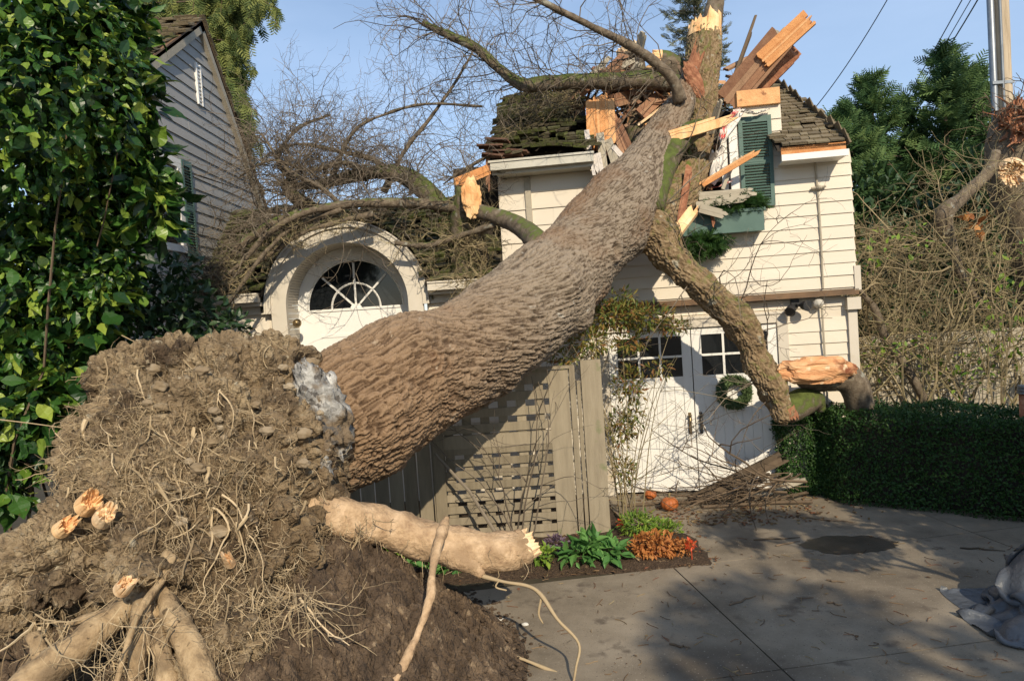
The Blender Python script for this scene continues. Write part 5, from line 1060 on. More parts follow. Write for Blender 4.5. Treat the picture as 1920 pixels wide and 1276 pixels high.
# conifers
def conifer(p, H, Rb, n, m, label, size=.34, droop=-.35, name='conifer_tree', group='dark conifers behind the garage', base=0., lean=(0, 0), pw=.8):
    t = thing(name, label, 'tree', tuple(p), 0, group)
    p = np.array(p, float); mb = MB(); nb = max(60, n//20); PP = []; DD = []; SS = []; RR = []
    for q in range(nb):
        f = rg.random()**.9; z = base+(H-base)*f; a = rg.uniform(0, 6.283); L_ = (Rb*(1-f)**pw+.10)*rg.uniform(.45, 1.25); k = max(4, int(24*(L_/Rb)**.6)); tv = np.sort(rg.random(k)); rise = (.55 if f > .75 else .15)+rg.normal()*.12
        o_ = np.array([math.cos(a), math.sin(a), 0]); side = np.array([-o_[1], o_[0], 0]); c_ = p+np.array([0, 0, z])+o_*(tv*L_)[:, None]+np.array([0, 0, 1.])*((rise*tv*L_+.25*L_*tv**3-.3*L_*tv))[:, None]+side*(rg.normal(size=k)*.12*L_)[:, None]+sph(k)*.05
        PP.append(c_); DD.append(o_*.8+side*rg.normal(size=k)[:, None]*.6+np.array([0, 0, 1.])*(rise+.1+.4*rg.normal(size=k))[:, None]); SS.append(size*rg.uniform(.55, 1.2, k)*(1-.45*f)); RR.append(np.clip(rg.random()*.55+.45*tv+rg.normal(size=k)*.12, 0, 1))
    nt_ = 26; tt = rg.random(nt_); PP.append(p+np.array([0, 0, 1.])*(H-.55*(1-tt)+.0)[:, None]+sph(nt_)*.04); DD.append(np.array([0, 0, 1.])+sph(nt_)*.7*(1-tt)[:, None]); SS.append(np.full(nt_, size*.55)); RR.append(rg.random(nt_))
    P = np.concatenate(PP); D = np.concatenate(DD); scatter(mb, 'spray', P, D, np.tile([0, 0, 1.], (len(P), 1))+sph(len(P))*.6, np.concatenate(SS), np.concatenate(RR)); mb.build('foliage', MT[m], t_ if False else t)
    mb = MB(); mb.tube([p+[lean[0]*H*k*0, 0, H*k*.97] for k in np.linspace(0, 1, 8)], np.linspace(.04*H*.5, .015, 8), 8); 
    for _ in range(40):
        zz = rg.uniform(base+.1, H*.9); a_ = rg.uniform(0, 6.28); l = Rb*(1-zz/H)**pw*.9; mb.tube([p+[0, 0, zz], p+[l*math.cos(a_), l*math.sin(a_), zz-.1]], [.03, .008], 4, cap=False)
    mb.build('trunk', MT['twigdark'], t); return t
def CP(x, Y): q = W(x, 600, Y); return (q[0], Y, 0.)
def topz(x, y, Y): return W(x, y, Y)[2]
for i, (x, yt, Y, Rb, n, lab) in enumerate((
    (1655, 145, 14.0, 1.0, 3600, 'conifer with a slim pale tip, second from the garage corner'), (1605, 205, 13.2, .9, 2600, 'lowest dark conifer, closest to the garage corner'),
    (1712, 190, 14.6, .95, 2900, 'dark conifer in the dip between two taller ones'), (1790, 95, 14.0, 1.25, 4600, 'tallest dark conifer, left of the utility pole'),
    (1842, 128, 14.8, 1.1, 3600, 'conifer directly behind the utility pole'), (1905, 190, 15.5, 1.3, 2600, 'conifer right of the utility pole behind the torn roots'), (1745, 230, 15.2, 1.1, 2600, 'shaded conifer behind the tallest one'))):
    conifer(CP(x, Y), topz(x, yt, Y), Rb*1.6, int(n*1.7), 'conifer', lab, .40)
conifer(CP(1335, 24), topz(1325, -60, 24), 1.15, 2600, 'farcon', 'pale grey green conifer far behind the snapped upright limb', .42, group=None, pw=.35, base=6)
# hanging cedar behind the gable
cz = thing('cedar_tree', 'yellow green cedar with drooping sprays behind the gable roof', 'tree', (-8.2, 16, 0))
mb = MB(); n = 0
strands = []
for (x, y, w_, h_, k) in ((330, -10, 60, 60, 60), (300, 20, 40, 50, 40), (400, -30, 60, 50, 50), (385, 40, 25, 50, 22), (430, 10, 22, 60, 28), (450, 30, 16, 60, 20), (485, -15, 30, 20, 14), (415, 110, 22, 60, 26), (435, 145, 22, 50, 24), (450, 170, 16, 40, 14), (445, 215, 16, 35, 14), (420, 75, 14, 50, 14), (460, 235, 8, 30, 7), (395, 130, 22, 60, 20), (260, -20, 60, 60, 30), (430, 200, 20, 60, 16)):
    for _ in range(k):
        p = W(x+tr_.normal()*w_*.45, y+tr_.normal()*h_*.4, 15.5+tr_.normal()*.7); m_ = 9
        Pp = wander(p, [tr_.normal()*.3, tr_.normal()*.2, -1], tr_.uniform(.3, .75), m_, .6, tr_, -.6); strands.append(Pp)
for Pp in strands: mb.tube(Pp, .006, 3, cap=False)
P_ = np.repeat(np.concatenate(strands), 2, 0); k = len(P_); D_ = sph(k)*.5+np.array([0, 0, -.9])
mb2 = MB(); scatter(mb2, 'spray', P_+sph(k)*.04, D_, sph(k), .24*rg.uniform(.5, 1.2, k)); mb2.build('foliage', MT['cedar'], cz)
tp = np.array([-8.2, 16, 0]); mb.tube([tp+[0, 0, z] for z in np.linspace(0, 11, 8)], np.linspace(.35, .1, 8), 10)
for Pp in strands[::3]: 
    a = tp+[0, 0, min(10.8, Pp[0][2]+.3)]; mb.tube([a, (a+Pp[0])/2+[0, 0, .25], Pp[0]], [.06, .035, .008], 5, cap=False)
mb.build('trunk', MT['twigdark'], cz)
# hedge
hd = thing('hedge', 'dense dark green clipped hedge along the right side of the driveway', 'hedge', (5., 8., 0))
mb = MB(); def_pts = []
def hedge_block(path, depth, H, n, size=.035):
    """path: front foot points; block goes back (+y) by depth"""
    path = np.array(path, float); seg = np.linalg.norm(np.diff(path, axis=0), axis=1); L_ = seg.sum(); cum = np.concatenate([[0], np.cumsum(seg)])
    u = rg.random(n)*L_; fx = np.interp(u, cum, path[:, 0]); fy = np.interp(u, cum, path[:, 1])
    face = rg.random(n); pf = H/(H+depth)
    z = np.where(face < pf, rg.random(n)*H, H); dp = np.where(face < pf, 0, rg.random(n)*depth)
    # round the front top edge
    e = .12; cz_ = np.clip((z-(H-e))/e, 0, 1); 
    dp = dp+np.where(face < pf, e*(1-np.sqrt(1-cz_**2+1e-6))*.8, 0); z = z-np.where(face < pf, 0, e*(1-np.clip(dp/e, 0, 1))**2*.8)
    P = np.stack([fx, fy+dp, z], 1); Np = np.where((face < pf)[:, None], [0, -1, .2], [0, -.1, 1]); bump = .07*perlin(P*2.6)+.035*perlin(P*8)
    P = P+Np*bump[:, None]+sph(n)*.02-Np*(rg.random(n)**2*.06)[:, None]
    scatter(mb, 'small', P, Np*.5+sph(n), Np+sph(n)*.6, size*rg.uniform(.6, 1.3, n))
hp1 = [(3.42, 8.35), (3.5, 8.0), (4.1, 7.55), (4.8, 6.95), (5.6, 6.3), (6.6, 5.6)]
hedge_block(hp1, 1.3, .98, 46000); hedge_block([(3.02, 8.7), (3.10, 8.52), (3.6, 8.3)], .7, .86, 9000)
hedge_block([(3.43, 8.35), (3.41, 8.9)], .05, .9, 3500)
mb.build('foliage', MT['hedge'], hd)
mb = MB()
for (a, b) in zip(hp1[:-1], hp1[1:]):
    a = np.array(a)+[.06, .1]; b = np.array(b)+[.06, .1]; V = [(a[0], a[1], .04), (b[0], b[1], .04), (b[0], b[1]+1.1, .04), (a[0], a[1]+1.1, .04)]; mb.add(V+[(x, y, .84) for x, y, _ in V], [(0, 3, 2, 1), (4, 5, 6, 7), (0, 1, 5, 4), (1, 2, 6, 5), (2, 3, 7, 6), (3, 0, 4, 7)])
mb.build('branches', MT['darkint'], hd)  # solid dark core inside the leaves, no modelled branches
# thicket of bare brush on the right, behind the hedge
mb = MB()
for i in range(470):
    x = tr_.uniform(1600, 1960); y = tr_.uniform(420, 690) if tr_.random() < .8 else tr_.uniform(300, 480)
    if y < 430 and x < 1720: y += 130
    Y = tr_.uniform(9.3, 11.5); c = W(x, y, Y); d = unit(np.array([tr_.normal(), tr_.normal()*.4, tr_.normal()*.8+.25])); 
    twig(mb, c-d*.4, d, tr_.uniform(.5, 1.3), tr_.choice([.004, .007, .012], p=[.5, .35, .15]), 1, tr_, 1.6, 4)
for i in range(48):
    c = W(tr_.uniform(1610, 1940), 760, tr_.uniform(9.2, 10.5)); twig(mb, c, np.array([tr_.normal()*.35, 0, 1]), tr_.uniform(1.2, 2.4), .014, 1, tr_, .7, 5)
tag(mb.build('thicket', MT['brush']), 'tangled bare tan brush behind the hedge on the right', 'brush', kind='stuff')
mb = MB()
for (x, y, r_, n) in ((1650, 680, .35, 50), (1700, 640, .5, 50), (1760, 700, .5, 60), (1850, 560, .5, 40), (1890, 640, .5, 90), (1830, 700, .5, 60), (1660, 470, .4, 40), (1720, 450, .3, 20), (1900, 480, .3, 20)): clump_leaves(mb, 'big', W(x, y, 9.6), (r_, .4, r_*.8), n, .085, r0=.1)
tag(mb.build('vine_leaves', MT['lime']), 'scattered yellow green vine leaves in the brush behind the hedge', 'vines', kind='stuff')
mb = MB()
for (x, y, Y, rx, rz, n) in ((1680, 520, 12.2, 1.1, 1.0, 2600), (1800, 500, 12.4, 1.3, 1.3, 3200), (1900, 430, 12.6, 1.2, 1.7, 3000), (1640, 420, 12.8, .8, 1.0, 1500), (1740, 680, 12.4, 1.8, .9, 2200)): clump_leaves(mb, 'small', W(x, y, Y), (rx, .6, rz), n, .17, r0=.1)
tag(mb.build('undergrowth', MT['leafdark']), 'dark evergreen undergrowth behind the bare brush', 'undergrowth', kind='stuff')
bf = thing('board_fence', 'pale board fence half hidden by brush right of the garage', 'fence', (6.2, 10.3, 0)); q = MB(); BFf = frame(-.05, (4.85, 10.3, 0)); x = 0
while x < 5: fb(q, BFf, x, x+.17, -.01, .01, .05, 1.62, random.random()); x += .18
q.build('boards', MT['greytrim'], bf); q = MB(); fb(q, BFf, -.05, 5, -.05, -.01, 1.5, 1.62); fb(q, BFf, -.05, 5, -.06, .04, 1.625, 1.66); fb(q, BFf, -.05, 5, -.05, -.01, 1.0, 1.1); q.build('rail', MT['greytrim'], bf)
# neighbouring downed tree on the far right
ft = thing('torn_tree', 'torn up tree with reddish splintered roots at the far right beside the pole', 'fallen tree', tuple(W(1900, 500, 11)*[1, 1, 0]))
barktube([(1905, 215, 36, 11), (1895, 280, 42, 11), (1900, 360, 38, 11), (1925, 440, 36, 11), (1950, 560, 36, 11), (1960, 700, 38, 11)], .2, name='trunk', parent=ft)
barktube([(1868, 285, 8, 10.6), (1855, 320, 10, 10.5), (1825, 350, 11, 10.4), (1795, 378, 12, 10.3), (1772, 398, 17, 10.2), (1770, 420, 15, 10.2), (1782, 450, 10, 10.2), (1805, 520, 7, 10.1), (1845, 580, 5, 10.1)], .2, name='limb', parent=ft)
barktube([(1612, 545, 4, 9.6), (1640, 580, 7, 9.6), (1665, 640, 8, 9.6), (1700, 690, 8, 9.6), (1740, 760, 8, 9.6)], .2, name='limb', parent=ft)
c = W(1912, 235, 10.8); q = MB(); q.add(*blob(c, (.25, .25, .32), 9, 7, .5, 3, .3)); q.build('torn_roots', MT['rotwood'], ft)
q = MB()
for i in range(90):
    d_ = unit(tr_.normal(size=3)*[1, .6, 1]+[.1, -.3, .1]); p_ = c+d_*.18; q.tube(wander(p_, d_, tr_.uniform(.12, .42), 6, 1.2, tr_), np.linspace(tr_.uniform(.01, .035), .004, 6), 5, tr_.random())
q.build('root_splinters', MT['rotwood'], ft)['kind'] = 'stuff'
mb = MB()
for i in range(60): twig(mb, c+sph(1)[0]*.25, unit(tr_.normal(size=3)+[-.3, -.5, .3]), .6, .012, 1, tr_, 1.5, 3)
o = mb.build('root_ends', MT['twigdark'], ft); o['kind'] = 'stuff'
stump_end(W(1895, 320, 10.55), unit([-.5, -1, -.5]), .18, MT['rawpale'], ft, .3, seed=31)
mb = MB(); clump_leaves(mb, 'big', W(1835, 415, 9.8), (.16, .1, .10), 16, .14, r0=.1); tag(mb.build('autumn_leaves', MT['orangeleaf']), 'cluster of orange and yellow leaves caught in the brush', 'leaves')
# utility pole and wires
PYp = 12.6; up = thing('utility_pole', 'wooden utility pole with a grey conduit at the right edge', 'utility pole', tuple(W(1893, 600, PYp)*[1, 1, 0]))
pb = W(1888, 300, PYp); q = MB(); zs = np.linspace(0, 11.5, 24); q.tube([(pb[0]+.006*(z-4)*0, PYp, z) for z in zs], .125, 18, wob=.012); q.build('post', MT['pole'], up, smooth=True)
q = MB(); q.tube([(pb[0]-.2, PYp-.05, z) for z in (0, 5, 11.4)], .055, 12); q.build('conduit', MT['metal'], up, smooth=True)
q = MB(); q.tube([(pb[0]-.08, PYp-.11, z) for z in (0, 5, 11.4)], .022, 8)
for z in (3.2, 5.6, 7.4): q.b2((pb[0]-.27, PYp-.13, z), (pb[0]+.1, PYp-.10, z+.05))
q.build('conduit_strap', MT['metal'], up)
for (a, b, r_) in (((1845, -20, 12.6), (1675, 235, 20), .013), ((1815, -20, 12.6), (1560, 410, 22), .010), ((1832, -20, 12.6), (1500, 520, 24), .008), ((1675, -20, 11.5), (1500, 235, 14), .008)):
    A = W(*a); B = W(*b); t = np.linspace(0, 1, 14)[:, None]; P = A*(1-t)+B*t; P[:, 2] -= (t*(1-t))[:, 0]*.5; q = MB(); q.tube(P, r_, 5, cap=False)
    tag(q.build('overhead_wire', MT['black']), 'thin overhead wire against the sky' if False else {1845: 'thick dark service wire nearest the utility pole', 1815: 'left wire of the bundle coming off the utility pole', 1832: 'middle thin wire of the bundle coming off the utility pole', 1675: 'lone thin wire crossing the sky between roof and conifers'}[a[0]], 'wire', 'overhead wires')
# post cap at the right edge
q = thing('garden_post', 'brown metal post with a ribbed cap at the right edge of the hedge', 'post', tuple(W(1922, 760, 7.2)*[1, 1, 0])); c = W(1923, 760, 7.2)
m_ = MB(); m_.tube([(c[0], c[1], z) for z in (0, .6, c[2]+.12)], .055, 16); m_.build('shaft', MT['rotwood'], q, smooth=True)
m_ = MB(); 
for k in range(3): m_.tube([(c[0], c[1], c[2]+.12+k*.03), (c[0], c[1], c[2]+.14+k*.03)], .07-.004*k, 16)
m_.build('cap', MT['metal'], q)
# cut log and its crooked limb above the hedge
lg = thing('broken_log', 'thick broken log with a bright splintered face above the left end of the hedge', 'log', tuple(W(1600, 900, 8.0)*[1, 1, 0]))
o_, Pq, Rq = barktube([(1505, 700, 27, 8.05), (1540, 702, 31, 8.1), (1575, 703, 30, 8.1), (1600, 720, 27, 8.1), (1612, 755, 25, 8.15), (1622, 800, 25, 8.2), (1632, 880, 25, 8.25)], .15, 20, 'trunk', parent=lg)
q = MB(); ax_ = unit(W(1600, 690, 7.9)-W(1470, 695, 7.8)); c = W(1532, 694, 7.86); bz = unit(np.cross(ax_, [0, 1, 0])); 
Vb, Fb = blob(np.zeros(3), (.42, .14, .155), 12, 7, .18, 2.2, .06); fl = perlin(Vb*[2, 9, 14])*.035; Vb = Vb+np.stack([fl*0, fl, fl], 1); Vb[:, 2] = Vb[:, 2].clip(-.14, .15)
q.add(c+Vb@np.array([ax_, np.cross(bz, ax_), bz]), Fb); q.build('splintered_face', MT['logface'], lg)
pk((1462, 700, 7.9), (1500, 690, 7.85), .2, .05, gz, 'rawpale', parent=lg, name='splinter', jag=(.12, .02))
barktube([(1462, 762, 24, 7.95), (1484, 764, 27, 8.0), (1508, 752, 26, 8.05), (1530, 752, 18, 8.1), (1542, 768, 8, 8.12)], .6, parent=tree, label='short mossy crook at the broken end of the hanging limb')
# brush pile in front of the door
mb = MB()
for i in range(48):
    p = W(tr_.uniform(1400, 1520), tr_.uniform(885, 940), tr_.uniform(8.0, 8.5)); p[2] = max(p[2], .05); d = np.array([-1+.25*tr_.normal(), tr_.normal()*.15, tr_.normal()*.20-.02])
    twig(mb, p, d, tr_.uniform(.8, 1.8), tr_.choice([.006, .010, .016], p=[.5, .35, .15]), 1, tr_, 1.0, 3, -.25, spread=.6)
tag(mb.build('brush_pile', MT['twigdark']), 'heap of broken branches on the ground before the garage door', 'branches', kind='stuff')
pk((1325, 925, 8.4), (1455, 862, 8.3), .14, .05, gz, 'twigdark', name='broken_board', label='dark split timber leaning low against the garage door', group=None, jag=(.2, .15))
pk((1400, 935, 8.3), (1500, 900, 8.2), .07, .04, gz, 'greytrim', name='broken_board', label='grey board lying in the brush pile by the hedge', group=None)
for i, (x, y, L_, lab) in enumerate(((1240, 948, .8, 'dark stick lying in the debris before the garage door'), (1420, 948, 1.2, 'long dark stick at the edge of the brush pile'))): 
    c = G(x, y); pth = wander([c[0]-L_/2, c[1], .03], [1, .1, 0], L_, 9, .5, tr_); pth[:, 2] = .03; q = MB(); q.tube(pth, .018, 7); tag(q.build('stick', MT['twigdark']), lab, 'stick')
# pumpkins
def pumpkin(c, r_, label):
    t = thing('pumpkin', label, 'pumpkin', tuple(c), 0, 'pumpkins by the garage door'); n, m = 40, 14; V = []; 
    for i in range(m+1):
        ph = math.pi*i/m
        for j in range(n):
            th = j/n*2*math.pi; k = 1-.09*abs(math.cos(th*5))**3*math.sin(ph); V.append(np.array(c)+[r_*k*math.sin(ph)*math.cos(th), r_*k*math.sin(ph)*math.sin(th), r_*.82+r_*.8*math.cos(ph)*(1-.12*math.cos(ph)**8)])
    F = [(i*n+j, (i+1)*n+j, (i+1)*n+(j+1) % n, i*n+(j+1) % n) for i in range(m) for j in range(n)]
    q = MB(); q.add(V, F); q.build('body', MT['pumpkin'], t, smooth=True); q = MB(); p = np.array(c)+[0, 0, r_*1.5]; q.tube([p, p+[0, 0, r_*.3], p+[r_*.15, 0, r_*.5]], [r_*.16, r_*.11, r_*.13], 7); q.build('stem', MT['pumpstem'], t)
pumpkin(G(1217, 932)+[0, -.1, 0], .075, 'smaller orange pumpkin against the garage door'); pumpkin(G(1256, 957), .10, 'larger orange pumpkin on the driveway in front of the smaller one')
# nandina beside the gate post
nd = thing('bamboo_shrub', 'airy red and green shrub between the gate post and the garage door', 'shrub', (1.2, 7.9, 0))
def f_(mb):
    for (x, y, Y, rx, rz, n) in ((1150, 590, 7.9, .35, .16, 900), (1210, 595, 8.0, .32, .14, 700), (1255, 612, 8.0, .22, .07, 260), (1100, 640, 7.8, .30, .16, 600), (1180, 640, 8.0, .22, .12, 300), (1180, 720, 8.0, .18, .22, 420), (1165, 800, 8.0, .14, .25, 380), (1190, 780, 8.0, .12, .2, 160), (1170, 880, 8.0, .12, .16, 200), (1235, 690, 8.0, .15, .10, 90), (1160, 560, 7.9, .2, .1, 200), (1055, 670, 7.6, .2, .1, 200)):
        clump_leaves(mb, 'slim', W(x, y, Y), (rx, .22, rz), n, .075, r0=.1, grav=-.1)
join_scatter('foliage', f_, MT['nandina'], nd); mb = MB()
for i in range(12): twig(mb, np.array([1.12+tr_.normal()*.1, 7.95+tr_.normal()*.1, .05]), np.array([.0+tr_.normal()*.10, tr_.normal()*.05, 1]), tr_.uniform(1.4, 2.2), .007, 1, tr_, .35, 5)
mb.build('stems', MT['brush'], nd)
mb = MB()   # bare twiggy shrub before the lattice
for i in range(5): twig(mb, np.array([-.05+tr_.normal()*.08, 7.05, .05]), np.array([.2+tr_.normal()*.35, tr_.normal()*.1, 1]), tr_.uniform(1.1, 1.9), .009, 2, tr_, .9, 3, spread=.6)
tag(mb.build('bare_shrub', MT['twig']), 'bare grey twiggy shrub standing before the lattice panel', 'shrub')
q = MB(); q.tube([W(930, 1000, 6.9), W(880, 920, 7.0), W(815, 850, 7.1)], [.018, .016, .014], 7); tag(q.build('stick', MT['twig']), 'straight grey stick leaning across the lattice panel', 'stick')
# flower bed plants
def plantc(name, x, y, m, label, clumps, kind='small', size=.08, group=None, cat='plant', z=.08):
    c = G(x, y); mb = MB()
    for (dx, dz, rx, rz, n) in clumps: clump_leaves(mb, kind, c+[dx, 0, z+dz], (rx, rx*.8, rz), n, size, r0=.15, up=.6)
    return tag(mb.build(name, MT[m]), label, cat, group)
plantc('leafy_plant', 1110, 1060, 'freshgreen', 'bright green broad leaved rosette below the gate post', [(-.1, .03, .16, .08, 90), (.15, .05, .16, .10, 90), (.0, .12, .12, .07, 60)], 'big', .12)
plantc('russet_plant', 1235, 1050, 'orangeleaf', 'mound of russet orange leaves at the corner of the flower bed', [(-.02, .06, .20, .12, 620), (.14, .02, .18, .08, 300), (-.15, .06, .14, .10, 240)], 'small', .052)
plantc('green_plant', 1200, 1012, 'lime', 'fine leaved green plant behind the russet orange mound', [(0, .08, .20, .11, 650), (.2, .03, .16, .07, 340), (.32, .0, .10, .05, 130)], 'slim', .065)
plantc('purple_plant', 1045, 1050, 'purple', 'small purple grey leaved plant left of the bright green rosette', [(0, .08, .12, .06, 110)], 'small', .06)
plantc('purple_plant', 960, 1075, 'purple', 'dark purple plant under the broken end of the pale root', [(0, .04, .12, .05, 90)], 'small', .055)
plantc('lime_plant', 1020, 1072, 'lime', 'yellow green lobed plant beside the broken end of the pale root', [(0, .08, .10, .06, 110)], 'small', .07)
plantc('strappy_plant', 735, 1062, 'lime', 'bright strappy green plant beneath the pale root near the soil', [(0, .12, .16, .12, 260)], 'slim', .14)
plantc('green_plant', 800, 1085, 'freshgreen', 'green leaved plant beneath the middle of the pale root', [(0, .05, .14, .07, 90), (.22, .04, .12, .05, 60)], 'big', .09)
for (x, y, lab) in ((1168, 1010, 'orange red flower at the foot of the gate post'), (1298, 1055, 'orange red flower at the right tip of the russet mound')):
    c = G(x, y)+[0, 0, .16]; mb = MB(); clump_leaves(mb, 'small', c, (.03, .03, .03), 34, .045, r0=.0); mb.tube([c, c*[1, 1, 0]], .004, 4); tag(mb.build('flower', MT['redleaf']), lab, 'flower', 'flowers in the bed')
# tarp at the right edge
tp_ = thing('tarp', 'crumpled blue grey tarp heaped at the lower right corner', 'tarp', tuple(G(1860, 1200)))
def sheet(cx, cy, rx, ry, H, seed, ridge, name, rot=0., nx=110, ny=90, slope=(0, 0)):
    X, Y = np.meshgrid(np.linspace(-1, 1, nx), np.linspace(-1, 1, ny)); x = X.ravel(); y = Y.ravel(); ed = 1+.14*perlin(np.stack([np.arctan2(y, x)*1.6, x*0+seed, x*0], 1)); r_ = np.sqrt(x*x+y*y)
    sx = x*np.sqrt(np.clip(1-y*y/2, 0, 1))*ed; sy = y*np.sqrt(np.clip(1-x*x/2, 0, 1))*ed; r_ = np.sqrt(sx**2+sy**2)
    P = np.stack([sx*2.2+seed, sy*2.2, sx*0], 1); f = (1-np.clip(r_, 0, 1)**2.6)
    z = H*f**.55*(.75+.3*perlin(P*.8))+ridge*(1-np.abs(perlin(P*[.8, 2.2, 1]))*2.2).clip(-.6, 1)*f**.4+.22*ridge*(1-np.abs(perlin(P*[1.7, 4.1, 1]+4))*2.2).clip(-.6, 1)*f**.35+(slope[0]*sx+slope[1]*sy)*f
    c_, s_ = math.cos(rot), math.sin(rot); wx = cx+sx*rx*c_-sy*ry*s_; wy = cy+sx*rx*s_+sy*ry*c_
    V = np.stack([wx, wy, np.maximum(z, 0)+.012], 1); ii = np.arange(ny-1)[:, None]*nx+np.arange(nx-1)[None]; F = np.stack([ii, ii+1, ii+nx+1, ii+nx], -1).reshape(-1, 4)
    q = MB(); q.add(V, F); q.build(name, MT['tarp'], tp_, smooth=True)
def tarp_sheet():
    """a sheet let fall over a heap and pushed together: small particle cloth solved here"""
    nx, ny = 120, 96; r_ = np.random.default_rng(3)
    blobs = []
    for (px, py, rx, ry, H, ox, oy) in ((1900, 1135, .70, .42, .62, .40, .16), (1830, 1176, .22, .16, .13, .12, .08), (1920, 1235, .28, .17, .17, .22, .02)):
        c = G(px, py); blobs.append((c[0]+ox, c[1]+oy, rx, ry, H))
    def Hf(x, y):
        z = np.full(x.shape, .004)
        for (cx, cy, rx, ry, H) in blobs: f = 1-((x-cx)/rx)**2-((y-cy)/ry)**2; z = np.maximum(z, H*np.sqrt(np.clip(f, 0, 1))*(1+.25*(x-cx)/rx))
        return z
    x0, x1, y0, y1 = 2.86, 4.6, 4.42, 5.72; g = .75
    U, Vv = np.meshgrid(np.linspace(0, 1, nx), np.linspace(0, 1, ny)); P = np.stack([x0+(x1-x0)*U, y0+(y1-y0)*Vv, 0*U], -1)
    P[..., 0] += (.30*(2*Vv-1.15)**2+.05*np.sin(Vv*11))*(1-U)**1.5
    P[..., 2] = Hf(P[..., 0], P[..., 1])+.03+.03*r_.random(U.shape)+.03*np.sin(U*31+3*Vv)*np.sin(Vv*17)
    dxr = (x1-x0)/(nx-1)*1.5; dyr = (y1-y0)/(ny-1)*1.5; dd = math.hypot(dxr, dyr); Q = P.copy()
    cons = [((0, 1), dxr, 1.), ((1, 0), dyr, 1.), ((1, 1), dd, .5), ((1, -1), dd, .5), ((0, 2), 2*dxr, .35), ((2, 0), 2*dyr, .35), ((0, 4), 4*dxr, .18), ((4, 0), 4*dyr, .18)]
    for it in range(170):
        vel = (P-Q)*.93; Q = P.copy(); P = P+vel; P[..., 2] -= .0016
        for k in range(5):
            for (di, dj), L0, st in cons:
                a = P[:ny-di, (max(0, -dj)):(nx-max(0, dj))]; b = P[di:, (max(0, dj)):(nx-max(0, -dj))]
                d = b-a; l = np.linalg.norm(d, axis=-1, keepdims=True)+1e-9; c = d*((l-L0)/l)*.5*st*.55
                a += c; b -= c
            h = Hf(P[..., 0], P[..., 1]); m = P[..., 2] < h; P[..., 2] = np.where(m, h, P[..., 2]); Q[m] = Q[m]*.3+P[m]*.7
            P[..., 0] = np.clip(P[..., 0], x0-.06, 9); P[..., 1] = np.clip(P[..., 1], y0-.05, y1+.05)
    Vt = P.reshape(-1, 3)+np.array([.17, -.24, 0]); ii = np.arange(ny-1)[:, None]*nx+np.arange(nx-1)[None]; F = np.stack([ii, ii+1, ii+nx+1, ii+nx], -1).reshape(-1, 4)
    q = MB(); q.add(Vt, F); q.build('sheet', MT['tarp'], tp_, smooth=True)
tarp_sheet()
# ------------------------------------------------------------------ litter on the driveway
mb = MB(); n = 520
x = rg.uniform(-.5, 5.2, n); y = rg.uniform(4.2, 8.8, n)
m_ = rg.random(n) < .25+.75*(y > 7.6); P = np.stack([x, y, np.full(n, .008)], 1)[m_]; k = len(P); D = np.stack([rg.normal(size=k), rg.normal(size=k), .12*rg.normal(size=k)], 1)
scatter(mb, 'small', P, D, np.tile([0, 0, 1.], (k, 1))+sph(k)*.3, .045*rg.uniform(.3, 1.2, k))
for i in range(520):
    q = G(tr_.normal(1360, 110), tr_.uniform(928, 985)); mb.box(q+[0, 0, .010], (tr_.uniform(.006, .03), tr_.uniform(.003, .010), .004), np.array(Matrix.Rotation(tr_.uniform(0, 6), 3, 'Z')), tr_.random())
for i in range(200):
    q = G(tr_.uniform(820, 1900), tr_.uniform(1010, 1270)); P2 = wander(q+[0, 0, .006], [tr_.normal(), tr_.normal(), 0], tr_.uniform(.03, .14), 4, .8, tr_); P2[:, 2] = .006; mb.tube(P2, .0025, 3, tr_.random())
tag(mb.build('leaf_litter', MT['litter']), 'dead leaves, chips and twig bits scattered on the driveway', 'leaf litter', kind='stuff')
for i, (x0, y0, x1, y1, lab) in enumerate(((1413, 1013, 1500, 1008, 'thin stick across the pale patch of driveway'), (1455, 1024, 1500, 1015, 'short dark stick left of the puddle'), (1800, 1028, 1885, 1034, 'long dark stick in the shade right of the puddle'), (1550, 1088, 1585, 1092, 'short stick on bare concrete right of the long joint'), (1368, 1135, 1418, 1118, 'pale stick on the concrete near the long joint'), (1550, 1130, 1580, 1135, 'small stick in the middle of the driveway'), (1255, 1208, 1295, 1216, 'thin curved stick left of the long joint'), (1500, 970, 1600, 980, 'long stick near the foot of the hedge'))):
    a = G(x0, y0); b = G(x1, y1); t = np.linspace(0, 1, 6)[:, None]; P = a*(1-t)+b*t; P[1:-1, :2] += tr_.normal(size=(4, 2))*.012; P[:, 2] = .009; q = MB(); q.tube(P, [.006, .008, .007, .006, .005, .003], 6); tag(q.build('stick', MT['twigdark']), lab, 'stick', 'sticks on the driveway')
for i, (x, y, lab) in enumerate(((938, 1162, 'white pebble on the driveway beside the soil mound'), (985, 1172, 'yellow white leaf scrap on the driveway'))):
    q = MB(); q.add(*blob(G(x, y)+[0, 0, .01], (.025, .018, .012), i, 2, .3)); tag(q.build('pebble', MT['chalk']), lab, 'pebble')
mb = MB(); n = 700; P = np.stack([rg.uniform(-1.2, 1.75, n), rg.uniform(6.33, 7.4, n), np.full(n, .075)], 1); P[:, 2] = np.where((P[:, 1] < 6.45) | (P[:, 0] > 1.6), .012, .075)
scatter(mb, 'small', P, np.stack([rg.normal(size=n), rg.normal(size=n), .2*rg.normal(size=n)], 1), np.tile([0, 0, 1.], (n, 1))+sph(n)*.4, .05*rg.uniform(.3, 1.2, n))
tag(mb.build('fallen_leaves', MT['litter']), 'dry fallen leaves lying over the flower bed soil', 'leaf litter', kind='stuff')
